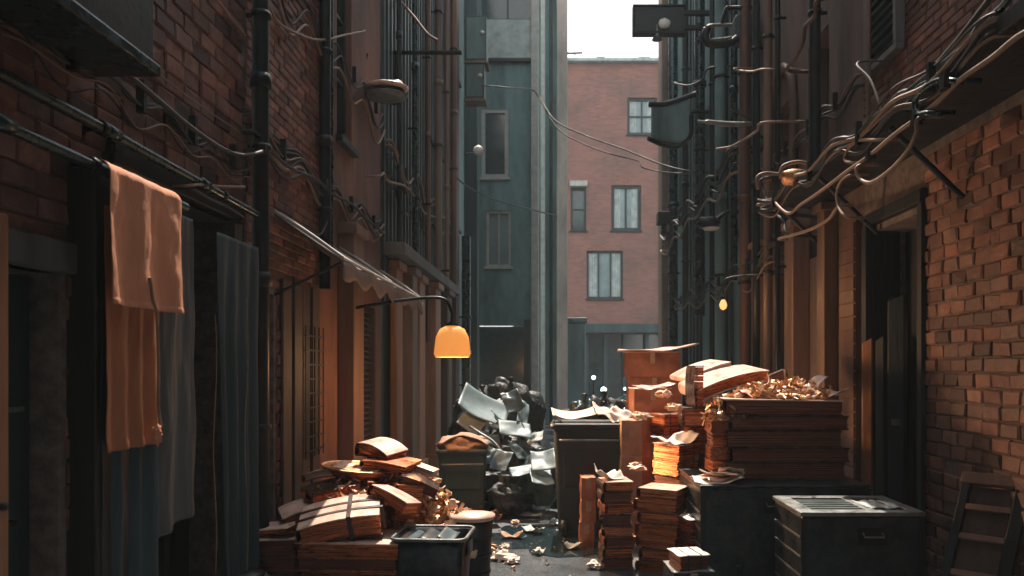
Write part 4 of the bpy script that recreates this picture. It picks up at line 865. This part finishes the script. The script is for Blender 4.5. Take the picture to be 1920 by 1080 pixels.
# scraps on top of ledgers
def scraps(label, cx, cy, z0, rx, ry, hz, n, seed, mats=('scrap_copper','scrap_cream'), s=.05):
    rnd = random.Random(seed); mb = MB()
    for i in range(n):
        a = rnd.uniform(0,6.28); q = math.sqrt(rnd.random()); x = cx+rx*q*math.cos(a); y = cy+ry*q*math.sin(a)
        z = z0+hz*(1-q**1.6)*rnd.uniform(.5,1)+.01
        M = Matrix.Translation((x,y,z)) @ Euler((rnd.uniform(-1.1,1.1),rnd.uniform(-1.1,1.1),rnd.uniform(0,6.28))).to_matrix().to_4x4()
        k = s*rnd.uniform(.5,1.5); m = rnd.randrange(len(mats)); t_ = rnd.random()
        if t_ < .45:   # curled strip
            cu = rnd.uniform(-2.5,2.5); L_ = k*2.2; wd = k*rnd.uniform(.3,.7); vs = []
            for j in range(7):
                u = j/6-.5; vs += [M@Vector((u*L_,-wd/2,cu*u*u*k*2)), M@Vector((u*L_,wd/2,cu*u*u*k*2)), M@Vector((u*L_,-wd/2,cu*u*u*k*2-.004)), M@Vector((u*L_,wd/2,cu*u*u*k*2-.004))]
            fs = []
            for j in range(6):
                b = 4*j; fs += [(b,b+4,b+5,b+1),(b+2,b+3,b+7,b+6),(b,b+2,b+6,b+4),(b+1,b+5,b+7,b+3)]
            mb.add(vs, fs, m, True)
        elif t_ < .75:
            c = M.translation; mb.blob(c, (k*.55,k*.45,k*.4), rnd.random()*50, .35, n=6, m=m)
        else:
            mb.box((-k*.7,-k*.5,-.006),(k*.7,k*.5,.006), m, M)
    # core mound under the pieces
    mb.grid(lambda u,v: Vector((cx+rx*.92*u*math.cos(v*6.2832), cy+ry*.92*u*math.sin(v*6.2832), z0+.002+hz*.62*(1-u**1.6)+.02*noise.noise(Vector((u*math.cos(v*6.2832)*6,u*math.sin(v*6.2832)*6,seed)))*(1-u))), 12, 30, 0)
    return tag(mb.build('scrap_pile', list(mats)), label, 'scrap pile', kind='stuff')
scraps('copper and cream scraps heaped on the big ledger stack', 1.82,5.98,ztop,.40,.30,.13,330,3)
scraps('small cream scraps spilling beside the upright dark book', 1.28,5.75,1.2,.12,.12,.16,60,8)
# spill bundle under those scraps
stack('bundle','the crisscross stack before the upright book',1.27,5.82,.80,.14,.26,[.1,.1,.1,.1],0,GR,jr=4,mats=['pages_copper','cover_copper'],tie=False)

# left columns of right heap
stack('carton','the tallest tower of the right heap',1.07,8.2,0,.58,.42,[.33,.30,.30,.30,.27,.27],-4,'boxes of the tallest tower',jr=3,tops='cover_cream')
sheet('broad pale board lying across the top of the tallest box tower',(1.12,8.15,1.80),(.86,.5),(R(2),R(-4),R(-6)),'cover_cream',3,.03,name='board',cat='board',th=.012)
stack('carton','the pile left of the tallest tower',.93,7.35,0,.36,.34,[.33,.28,.26,.29,.24],6,'boxes of the pile left of the tallest tower',jr=4,tops='cover_cream')
stack('carton','the slim tan column beside the wheelie bin',.72,7.05,0,.20,.26,[.42,.36,.33],3,'boxes of the slim tan column',jr=2,m='cardboard_tan')
sheet('thin pale sheet on the box pile left of the tallest tower',(.97,7.3,1.415),(.36,.3),(R(3),R(-5),R(8)),'cover_cream',5,.03,'loose cream sheets on the right heap')
stack('bundle','the dark and orange stack mid right heap',1.06,6.55,0,.26,.30,[.14,.12,.14,.13,.14,.13,.14],38,GR,jr=4,mats=['pages_copper','pages_brown','pages_copper'],tops='cover_cream')
sheet('bent cream sheet capping the tall dark and orange stack',(1.05,6.5,.965),(.34,.26),(R(4),R(-4),R(30)),'paper',7,.05,'loose cream sheets on the right heap')
stack('book','the lit stack beside the large trunk',.86,5.95,0,.33,.30,[.09,.10,.09,.10,.09,.10,.09],-24,'books of the lit front stack',jr=7,covers=['cover_copper','cover_dark','cover_copper'],tops='cover_cream')
stack('book','the dark banded stack front of the wheelie bin',.50,6.05,0,.24,.28,[.09,.085,.09,.085,.09,.085,.09,.085],4,'books of the dark banded stack',jr=7,covers=['cover_dark','cover_dark','cover_copper'],mats=['pages_brown','pages_copper'],tops='cover_cream')
stack('carton','the short orange column before the wheelie bin',.30,6.75,0,.13,.2,[.22,.2,.2],0,'boxes of the short orange column',jr=3)
sheet('torn pale sheet lying on the dark banded book stack',(.43,6.05,.72),(.22,.16),(R(8),R(14),R(30)),'paper',9,.05,'loose cream sheets on the right heap')
stack('bundle','the narrow stack between lit stack and trunk',1.10,5.75,0,.22,.24,[.12,.11,.12,.11],12,GR,jr=5,tops='paper')
stack('bundle','the golden column left of the upright book',1.08,7.05,0,.22,.24,[.2,.19,.2,.19,.2,.19],20,GR,jr=6,mats=['pages_copper','cover_cream','pages_copper'],tops='cover_cream')
for i,(x,y,z_) in enumerate(((.80,6.9,1.13),(.70,6.35,.73),(1.02,7.0,1.33),(1.12,7.05,1.2))):
    sc = MB(); sc.blob((0,0,0),(.075,.055,.032),i+3,.5,fr=3.6,n=7,sm=False); o = sc.build('crumpled_paper','scrap_cream'); o.location = (x,y,z_+.03) ; tag(o,['crumpled paper ball on the slim tan box column','crumpled paper ball between the short orange column and the dark banded stack','crumpled paper ball on the golden columns of paper','crumpled paper wad wedged behind the golden columns'][i],'paper','crumpled papers on the right heap')
bundle('small paper covered bundle at the lower left of the large trunk',(.93,5.2,.22),(.2,.22,.1),(0,0,R(12)),'pages_brown',GR,top='paper')
carton('low teal black box at the bottom edge beside the large trunk',(.93,5.2,0),(.28,.3,.215),(0,0,R(4)),'trunk','low boxes at the bottom edge',lidm='trunk_edge')

# -- left pile
GL = 'books of the left pile'
zt = stack('book','the broad front stack under the strapped ledger',-1.33,5.0,0,.66,.42,[.10,.09,.10,.09,.10],-3,GL,jr=2,covers=['cover_copper','cover_copper'],mats=['pages_copper','pages_brown'],tops='cover_cream')
book('strapped cream ledger with crossed dark bands on the left pile',(-1.41,5.0,zt+.03),(.52,.36,.15),(R(14),R(-9),R(10)),'cover_dark','pages_copper',GL,curve=.02,straps=2,top='cover_cream',n=12)
zt2 = stack('book','the dark stack at the far left of the pile',-1.86,5.15,0,.36,.34,[.12,.11,.12,.11],8,GL,jr=4,covers=['cover_dark'],mats=['pages_brown'],tops='cover_cream')
book('tan leather book lying askew at the far left of the left pile',(-1.76,5.3,zt2+.10),(.34,.26,.07),(R(8),R(-14),R(25)),'cover_dark','pages_brown',GL,curve=.015,top='cover_cream')
book('small cream book at the left foot of the strapped ledger',(-1.88,5.1,zt2+.02),(.26,.22,.05),(R(4),R(-6),R(-12)),'cover_dark','pages_copper',GL,top='cover_cream')
stack('book','the middle stack under the oval tray',-1.42,5.65,0,.6,.4,[.15,.14,.15,.14,.14],4,GL,jr=4,covers=['cover_dark'],mats=['pages_copper'])
# oval tray
t = thing('tray', 'oval copper tray holding cream papers on the left pile', 'tray', (-1.48,5.6,.80), (R(4),R(5),R(-8)))
mb = MB(); mb.lathe([(.001,0),(.2,0),(.24,.02),(.27,.055),(.28,.055),(.25,.01),(.2,-.012),(.001,-.012)], (0,0,0), 32, sy=.62); mb.build('dish','cover_copper',t,world=False)
mb = MB(); mb.lathe([(.265,.055),(.275,.066),(.288,.06),(.28,.05)], (0,0,0), 32, sy=.62); mb.build('rim','scrap_copper',t,world=False)
sheet('flat cream papers lying in the oval copper tray',(-1.46,5.58,.845),(.36,.2),(R(4),R(5),R(-8)),'cover_cream',3,.02,th=.012)
book('curved cream book perched on top of the left pile',(-1.33,5.72,.90),(.30,.24,.11),(R(6),R(16),R(-28)),'cover_dark','pages_copper',GL,curve=.03,top='cover_cream')
book('long cream bundle sloping down to the right of the perched book',(-1.05,5.65,.83),(.32,.12,.05),(R(2),R(17),R(-12)),'cover_cream','pages_cream',GL)
book('upright brown ledger holding back the copper scraps on the left pile',(-1.10,5.42,.50),(.2,.28,.26),(R(-3),R(8),R(20)),'cover_copper','pages_copper',GL,n=6)
scraps('bright copper scraps sliding down the right side of the left pile',-.93,5.55,.25,.44,.42,.50,620,21,s=.045)
scraps('copper scraps on the crest of the left pile behind the tray',-1.2,5.75,.72,.3,.22,.14,150,25,s=.04)
carton('dark box under the copper scraps of the left pile',(-.95,5.6,0),(.7,.5,.26),(0,0,R(3)),'trunk','boxes under the left pile')
for lab,loc,size,rot,cv,pg,tp in (
 ('dark book jutting out under the oval tray',(-1.62,5.42,.68),(.34,.26,.07),(8,-10,30),'cover_dark','pages_copper',None),
 ('reddish ledger tipped against the strapped ledger',(-1.12,5.15,.66),(.30,.22,.08),(-10,22,-20),'cover_copper','pages_copper','cover_cream'),
 ('thin copper book lying under the perched curved book',(-1.22,5.6,.86),(.36,.28,.05),(4,6,-14),'cover_copper','pages_copper',None),
 ('dark red book wedged below the long sloping bundle',(-1.0,5.45,.72),(.28,.2,.07),(6,24,10),'cover_dark','pages_brown',None),
 ('small copper book near the crest left of the tray',(-1.72,5.62,.78),(.26,.2,.06),(5,-12,-20),'cover_copper','pages_cream','cover_cream')):
    book(lab,loc,size,tuple(R(a) for a in rot),cv,pg,GL,top=tp,curve=.01)
scraps('dark copper scraps filling the gaps between the books of the left pile',-1.45,5.45,.62,.42,.28,.16,170,31,mats=('scrap_copper','cover_copper'),s=.045)
# black open bin front
t = thing('storage_bin', 'black open topped bin with pale rounded rim at the front of the left pile', 'bin', (-.80,4.95,0), (0,0,R(-3)))
def rrect(w,l,r,z,n=5):
    out = []
    for cx,cy,a0 in ((w/2-r,l/2-r,0),(-w/2+r,l/2-r,90),(-w/2+r,-l/2+r,180),(w/2-r,-l/2+r,270)):
        for i in range(n+1): a = R(a0+90*i/n); out.append(Vector((cx+r*math.cos(a),cy+r*math.sin(a),z)))
    return out
def loft(mb, rings, m=0, caps=True, smooth=True):
    n = len(rings[0]); vs = [v for r_ in rings for v in r_]
    mb.add(vs,[(i*n+k,i*n+(k+1)%n,(i+1)*n+(k+1)%n,(i+1)*n+k) for i in range(len(rings)-1) for k in range(n)],m,smooth)
    if caps: mb.add(rings[0],[tuple(range(n))[::-1]],m); mb.add(rings[-1],[tuple(range(n))],m)
mb = MB(); loft(mb,[rrect(.40,.34,.05,0),rrect(.46,.40,.05,.50),rrect(.44,.38,.05,.50),rrect(.42,.36,.05,.42)]); mb.build('body','trunk',t,world=False)
mb = MB(); mb.tube([p for p in rrect(.48,.42,.06,.505,6)]+[rrect(.48,.42,.06,.505,6)[0]], .012, 8, spline=False); mb.build('rim','trunk_edge',t,world=False)
for i in range(3):
    k = MB(); k.grid(lambda u,v: Vector((-.19+.12*i+.10*u,-.15+.3*v,.47+.015*i+.02*math.sin(u*3+i))), 6, 6); k.build('folded_sheet','bag_teal' if i!=1 else 'bin_black',t,world=False,solid=.004)
mb = MB(); mb.box((.232,-.06,.38),(.25,.06,.46)); mb.build('latch','trunk_edge',t,world=False,bevel=.004)
# basket/bucket
t = thing('bucket', 'dark ribbed bucket with cream lid behind the black bin on the left', 'bucket', (-.60,5.45,0))
mb = MB(); mb.lathe([(.12,0),(.15,.5),(.14,.5),(.13,.46)], (0,0,0), 28); mb.build('body','bin_black',t,world=False)
mb = MB(); mb.lathe([(.155,.50),(.165,.51),(.165,.53),(.08,.545),(.001,.55)], (0,0,0), 28); mb.build('lid','cover_cream',t,world=False)
for z_ in (.12,.25,.38):
    k = MB(); r_ = .12+.03*z_/.5; k.lathe([(r_+.0005,z_-.012),(r_+.007,z_-.01),(r_+.007,z_+.01),(r_+.0005,z_+.012)],(0,0,0),28); k.build('hoop','metal_dark',t,world=False)
# small round lid at bottom-left
t = thing('round_lid', 'dark round lid with a pale rim lying low at the bottom left', 'lid', (-2.0,4.75,.2))
mb = MB(); mb.lathe([(.001,.04),(.12,.03),(.14,0),(.13,-.02),(.001,-.02)], (-1.98,4.75,.27), 24); mb.build('disc','metal_dark',t)
mb = MB(); mb.lathe([(.138,-.004),(.146,0),(.142,.008),(.134,.01)], (-1.98,4.75,.27), 24); mb.build('rim','trunk_edge',t)
carton('dark box under the round lid at the bottom left',(-1.98,4.75,0),(.28,.26,.24),(0,0,R(6)),'trunk','boxes under the left pile',lidm='trunk')

# -- centre bins
def wheelie(label, x, y, w, l, h, m, grp, lidm=None, rz=0, taper=.86):
    t = thing('wheelie_bin', label, 'bin', (x,y,0), (0,0,R(rz)), grp)
    mb = MB(); loft(mb,[rrect(w*taper,l*taper,.04,.05),rrect(w*.97,l*.97,.04,h-.12),rrect(w*.97,l*.97,.04,h-.05),rrect(w*.92,l*.92,.04,h-.05),rrect(w*.88,l*.88,.04,h-.12)]); mb.build('body',m,t,world=False)
    mb = MB(); loft(mb,[rrect(w*.985,l*.985,.04,h-.10),rrect(w*1.06,l*1.06,.05,h-.095),rrect(w*1.06,l*1.06,.05,h-.05),rrect(w*.985,l*.985,.04,h-.045)],caps=False); mb.build('rim',m,t,world=False)
    mb = MB(); mb.tube([Vector((-w*.4,-l*.5-.015,h-.2)),Vector((-w*.38,-l*.5-.03,h-.2)),Vector((w*.38,-l*.5-.03,h-.2)),Vector((w*.4,-l*.5-.015,h-.2))], .012, spline=False); mb.build('handle','trunk_edge',t,world=False)
    mb = MB(); mb.box((-w*.36,-l*.46-.012,h*.42),(w*.36,-l*.44,h*.74)); mb.build('front_panel',m,t,world=False,bevel=.01)
    for s_ in (-1,1):
        k = MB(); k.lathe([(.02,-.025),(.08,-.025),(.085,0),(.08,.025),(.02,.025)],(s_*w*.36,-l*.38,.085),20,M=Matrix.Rotation(R(90),4,'Y')); k.build('wheel','bag_black',t,world=False)
    return t
wheelie('tall black wheelie bin heaped with papers in the middle of the alley',.36,7.35,.74,.62,1.12,'bin_black','bins in the middle of the alley',rz=-2)
wheelie('smaller dark green bin with a cardboard lid left of the rubbish bags',-.98,8.0,.52,.5,.80,'bin_green','bins in the middle of the alley',rz=5)
# cardboard dome lid on green bin
t = thing('crumpled_cardboard','crumpled tan cardboard bulging out of the dark green bin','cardboard',(-.98,8.0,.76))
mb = MB(); mb.blob((-.98,7.95,.78),(.27,.24,.12),5,.16,n=16,flat=.4); mb.build('wad','cardboard_tan',t)
mb = MB(); mb.grid(lambda u,v: Vector((-1.2+.5*u,7.74+.3*v,.80+.10*math.sin(math.pi*u)+.02*noise.noise(Vector((u*4,v*4,2))))),14,8); mb.build('flap','cardboard_tan',t,solid=.005)
# top of black wheelie
GP = 'litter on the black wheelie bin'
sheet('rounded pale sheet draped at the left on the black wheelie bin',(.19,7.3,1.13),(.42,.36),(R(2),R(-3),R(4)),'cover_cream',1,.06,GP,fr=1.6)
sheet('white folded paper standing at the right on the black wheelie bin',(.52,7.25,1.16),(.3,.24),(R(26),R(14),R(20)),'paper',4,.05,GP)
sheet('second white paper tilted against the folded one on the black bin',(.62,7.2,1.15),(.2,.22),(R(20),R(28),R(-24)),'paper',6,.04,GP)
def bag(label, c, rad, m, seed, grp='rubbish bags behind the bins'):
    t = thing('rubbish_bag', label, 'rubbish bag', (c[0],c[1],0), group=grp)
    mb = MB(); mb.blob(c, rad, seed, .22, 2.4, n=20, flat=.75); mb.build('sack', m, t)
    k = MB(); k.lathe([(.04,-.02),(.02,.03),(.05,.09),(.001,.1)],(c[0]+.02,c[1],c[2]+rad[2]*.97),10); k.build('knot', m, t)
bag('rounded grey rubbish bag at the left behind the black wheelie bin',(.32,8.5,1.02),(.22,.2,.2),'bag_teal',1)
bag('dark rubbish bag in the middle behind the black wheelie bin',(.55,8.6,.95),(.25,.25,.3),'bag_black',2)
bag('teal rubbish bag at the right behind the black wheelie bin',(.86,8.7,.9),(.3,.25,.36),'bag_teal',3)
bag('black rubbish bag low under the metal sheets of the left heap',(-.66,9.2,.45),(.42,.35,.45),'bag_black',4)
bag('black rubbish bag high against the wall in the left heap',(-.95,9.6,.75),(.4,.35,.55),'bag_black',5)
bag('shiny black rubbish bag in the centre of the left heap',(-.42,8.7,.42),(.3,.28,.40),'bag_black',6)
bag('teal black rubbish bag beside the wheelie bin in the left heap',(-.18,8.3,.32),(.22,.22,.3),'bag_teal',7)
bag('small black rubbish bag at the ground in front of the left heap',(-.52,8.0,.18),(.2,.18,.18),'bag_black',8)
bag('big black rubbish bag filling the back of the left heap',(-.6,9.9,.95),(.42,.3,.45),'bag_black',9)
carton('dark crate under the black wheelie bin corner by the bags',(.52,9.1,0),(1.1,.5,.66),(0,0,R(2)),'trunk','dark crates behind the bins',lidm='bin_black')
# plates/sheets on the heap
GS = 'bent sheets on the left rubbish heap'
sheet('large bent grey green sheet leaning at the top of the rubbish heap',(-.86,9.0,1.12),(.62,.46),(R(32),R(26),R(10)),'sheet_cool',1,.06,GS,'metal_sheet','sheet',.006,1.5)
sheet('pale rectangular sheet lying tilted in the middle of the rubbish heap',(-.46,8.6,.90),(.38,.28),(R(32),R(10),R(14)),'sheet_cool',2,.02,GS,'metal_sheet','sheet',.005)
sheet('blue grey board standing upright behind the pale rectangular sheet',(-.38,8.9,1.06),(.16,.42),(R(50),R(34),R(30)),'sheet_cool',4,.02,GS,'metal_sheet','sheet',.012)
sheet('small grey sheet wedged between the bent sheet and the pale one',(-.66,8.8,1.0),(.26,.2),(R(30),R(34),R(40)),'bag_teal',5,.02,GS,'metal_sheet','sheet',.006)
sheet('pointed white scrap sheet low in the rubbish heap',(-.58,8.2,.58),(.2,.24),(R(55),R(10),R(-20)),'sheet_cool',7,.02,GS,'metal_sheet','sheet',.004)
sheet('dull grey sheet low at the right of the rubbish heap',(-.32,8.05,.5),(.32,.2),(R(20),R(-10),R(10)),'sheet_cool',8,.02,GS,'metal_sheet','sheet',.006)
sheet('crumpled tan sheet pressed against the left of the wheelie bin',(-.12,7.9,.62),(.26,.3),(R(35),R(-8),R(0)),'sheet_cool',9,.02,GS,'metal_sheet','sheet',.006)
sheet('second crumpled tan sheet under the first beside the wheelie bin',(-.14,7.8,.46),(.24,.28),(R(25),R(8),R(14)),'sheet_cool',11,.02,GS,'metal_sheet','sheet',.006)
for i,(x,y,z_,w_,l_,a,b_,c_) in enumerate(((-.78,8.75,.78,.3,.22,40,20,30),(-.5,8.9,1.2,.22,.3,55,-20,10),(-.24,8.6,.78,.24,.2,30,-25,-20),(-.72,8.35,.62,.24,.2,50,12,-35),(-.4,8.4,.68,.22,.26,45,0,50),(-.98,8.9,.95,.3,.24,50,30,-15))):
    sheet(['slate sheet half buried left of the small wedged sheet','narrow slate sheet poking up at the heap crest','grey sheet slumped toward the wheelie bin in the heap','crooked grey sheet above the green bin corner','bent grey offcut in the centre of the heap','slate offcut against the wall behind the green bin'][i],(x,y,z_),(w_,l_),(R(a),R(b_),R(c_)),('sheet_cool','bag_teal','paper_grey')[i%3],i+20,.035,GS,'metal_sheet','sheet',.005)
t = thing('hose', 'looped dark hose lying over the rubbish heap', 'hose', P(900,820,8.6))
mb = MB(); mb.tube([P(882,800,8.7),P(900,812,8.5),P(925,828,8.4),P(940,850,8.3),P(930,868,8.2)], .014); mb.build('coil','trunk_edge',t)
carton('dark box at the foot of the rubbish heap by the green bin',(-.62,8.35,0),(.42,.3,.42),(0,0,R(12)),'trunk','dark crates behind the bins',lidm='trunk_edge')
# bucket near
# ground litter
rnd = random.Random(5); LIT = [
 (940,1050,.13,'crumpled_paper','white crumpled paper ball on the ground beside the bucket'),
 (958,1056,.10,'crumpled_paper','round cream pebble of paper right of the white ball'),
 (925,1036,.08,'crumpled_paper','small paper wad behind the white ball on the ground'),
 (946,1028,.07,'crumpled_paper','pinkish paper wad on the floor above the cream one'),
 (1118,1066,.10,'crumpled_paper','paper wad at the foot of the dark banded book stack'),
 (965,982,.07,'crumpled_paper','yellowish wad on the floor in front of the small black bag'),
]
for px,py,s_,nm,lab in LIT:
    d = EYE*F/(py-VY); q = P(px,py,d); mb = MB(); mb.blob((0,0,0),(s_*.6,s_*.5,s_*.3),px*.1,.5,fr=3.6,n=7,sm=False); o = mb.build(nm,'scrap_cream' if px%2 else 'paper'); o.location=(q.x,q.y,s_*.28); tag(o,lab,'paper','paper wads on the alley floor')
SH = [(925,985,.2,.13,'cover_copper','rusty flat scrap leaning by the bucket on the floor'),(905,962,.2,.1,'paper','pale scrap propped behind the bucket'),(1000,1000,.22,.12,'paper_grey','grey scrap sheet floating in the puddle'),(1040,985,.16,.10,'bag_teal','teal scrap near the wheels of the bin'),(1075,1030,.14,.09,'paper_grey','small grey sheet right of the floor centre'),(1010,1040,.1,.08,'paper','little white scrap in the floor centre'),(960,1010,.2,.1,'cardboard_tan','tan cardboard scrap on the wet floor'),(990,970,.3,.14,'paper_grey','blue grey sheet below the wheelie bin')]
for i,(px,py,w,l,m,lab) in enumerate(SH):
    d = EYE*F/(py-VY); q = P(px,py,d); sheet(lab,(q.x,q.y,.03 if i>1 else .09),(w,l),(R(rnd.uniform(-5,5) if i>1 else 25),R(rnd.uniform(-6,6) if i>1 else 20),R(rnd.uniform(0,180))),m,i+1,.035,'flat scraps on the alley floor')
def gritty():
    mb = MB(); rr = random.Random(9)
    for i in range(300):
        y = rr.uniform(5.3,11); x = rr.uniform(-1.2,.9) if rr.random()<.6 else rr.choice((rr.uniform(-1.9,-1.1),rr.uniform(.6,2.4)))
        k = rr.uniform(.004,.016); M = Matrix.Translation((x,y,k*.4)) @ Euler((rr.random(),rr.random(),rr.random()*6)).to_matrix().to_4x4()
        mb.box((-k,-k*.7,-k*.4),(k,k*.7,k*.4), rr.choice((0,0,0,0,1,2)), M)
    tag(mb.build('debris',['mortar','scrap_cream','cardboard']),'fine grit and chips scattered over the alley floor','debris',kind='stuff')
gritty()

# -- ladder frame leaning right
t = thing('step_ladder', 'short worn wooden ladder leaning against the right brick wall', 'ladder', (2.35,4.45,0))
def LDR(u, v, w):  # u across along the wall, v up, w thickness; foot stands away from the wall
    foot = Vector((2.28,4.32,0)); top = Vector((2.60,4.50,.93)); ax = (top-foot); s_ = ax.normalized(); ac = Vector((.72,-.69,0)).normalized(); nn = s_.cross(ac).normalized()
    return foot+ax*v+ac*u+nn*w
class G2(Fr):
    def __init__(s): pass
    def __call__(s,u,v,w): return LDR(u,v,w)
lg = G2()
for u0,u1 in ((-.12,-.07),(.17,.24)):
    k = MB(); lg.box(k,u0,u1,0,1,-.03,.03); k.build('rail','wood_black',t,bevel=.006)
k = MB(); lg.box(k,-.13,.25,.96,1.03,-.035,.035); k.build('top_cap','wood_tan',t,bevel=.006)
for v in (.18,.40,.62,.8):
    k = MB(); lg.box(k,-.07,.17,v,v+.035,-.03,.02); k.build('rung','wood_tan',t,bevel=.004)
k = MB(); lg.box(k,-.07,.17,.05,.95,.018,.026); k.build('back_board','wood_brown',t)

# ---------------------------------------------------------------- lights, sky, camera
EL, AZ = R(61), R(.5)
s = Vector((-math.sin(AZ)*math.cos(EL), math.cos(AZ)*math.cos(EL), math.sin(EL)))
ld = bpy.data.lights.new('sun','SUN'); ld.energy = 5.0; ld.angle = R(.6); ld.color = (1,.85,.72)
lo = bpy.data.objects.new('sun', ld); C.objects.link(lo); lo.rotation_euler = s.to_track_quat('Z','Y').to_euler(); lo.location = (0,10,30)
def plight(name, loc, e, col, r):
    l = bpy.data.lights.new(name,'POINT'); l.energy = e; l.color = col; l.shadow_soft_size = r
    o = bpy.data.objects.new(name,l); C.objects.link(o); o.location = loc
plight('lantern_light', LQ+Vector((0,0,-.20)), 18, (1,.52,.22), .14)
sl = bpy.data.lights.new('lantern_beam','SPOT'); sl.energy = 235; sl.color = (1,.56,.3); sl.spot_size = R(108); sl.spot_blend = .8; sl.shadow_soft_size = .22
so = bpy.data.objects.new('lantern_beam', sl); C.objects.link(so); so.location = LQ+Vector((0,0,-.20)); so.rotation_euler = (Vector((1.6,6.2,.8))-so.location).to_track_quat('-Z','Y').to_euler()
plight('bulb_light', BQ, 25, (1,.5,.2), .05)
w = bpy.data.worlds.new('World'); bpy.context.scene.world = w; w.use_nodes = True
N = w.node_tree.nodes; L = w.node_tree.links; bg = N['Background']
sky = N.new('ShaderNodeTexSky'); sky.sky_type = 'NISHITA'; sky.sun_disc = False; sky.sun_elevation = EL; sky.sun_rotation = -AZ; sky.air_density = 1.0; sky.dust_density = 3.0
tc = N.new('ShaderNodeTexCoord'); nz = N.new('ShaderNodeTexNoise'); nz.inputs['Scale'].default_value = 2.2; nz.inputs['Detail'].default_value = 8
L.new(tc.outputs['Generated'], nz.inputs['Vector'])
mr = N.new('ShaderNodeMapRange'); mr.inputs[1].default_value = .25; mr.inputs[2].default_value = .5; mr.inputs[3].default_value = .55; mr.inputs[4].default_value = .92
L.new(nz.outputs['Fac'], mr.inputs[0])
mx = N.new('ShaderNodeMix'); mx.data_type = 'RGBA'; L.new(mr.outputs[0], mx.inputs[0]); L.new(sky.outputs[0], mx.inputs[6]); mx.inputs[7].default_value = (8.0,8.0,7.7,1)
sp = N.new('ShaderNodeSeparateXYZ'); L.new(tc.outputs['Generated'], sp.inputs[0])
zr = N.new('ShaderNodeMapRange'); zr.inputs[1].default_value = .45; zr.inputs[2].default_value = .8; zr.inputs[3].default_value = 1; zr.inputs[4].default_value = .45
L.new(sp.outputs['Z'], zr.inputs[0]); mu = N.new('ShaderNodeMath'); mu.operation = 'MULTIPLY'; L.new(mr.outputs[0], mu.inputs[0]); L.new(zr.outputs[0], mu.inputs[1]); L.new(mu.outputs[0], mx.inputs[0])
L.new(mx.outputs[2], bg.inputs[0]); bg.inputs[1].default_value = .135

hz = MB(); hz.box((-30,-12,-1.3),(30,60,18)); hm = bpy.data.materials.new('haze'); hm.use_nodes = True
hn = hm.node_tree; hn.nodes.remove(hn.nodes['Principled BSDF']); pv = hn.nodes.new('ShaderNodeVolumePrincipled'); pv.inputs['Color'].default_value = (.75,.9,.95,1); pv.inputs['Density'].default_value = .0018
hn.links.new(pv.outputs[0], hn.nodes['Material Output'].inputs['Volume']); MATS['haze'] = hm; tag(hz.build('haze','haze'), kind='stuff')
cam = bpy.data.cameras.new('camera'); co = bpy.data.objects.new('camera', cam); C.objects.link(co)
co.location = (0,0,EYE); co.rotation_euler = (R(90),0,0); cam.lens = 36*F/1920; cam.sensor_width = 36
cam.shift_x = -(VX-960)/1920; cam.shift_y = (VY-540)/1920; cam.clip_start = .05; cam.clip_end = 500
cam.dof.use_dof = True; cam.dof.focus_distance = 5.6; cam.dof.aperture_fstop = 2.2
sc = bpy.context.scene; sc.camera = co
sc.view_settings.view_transform = 'Standard'; sc.view_settings.look = 'None'; sc.view_settings.exposure = 0.8; sc.view_settings.gamma = 1
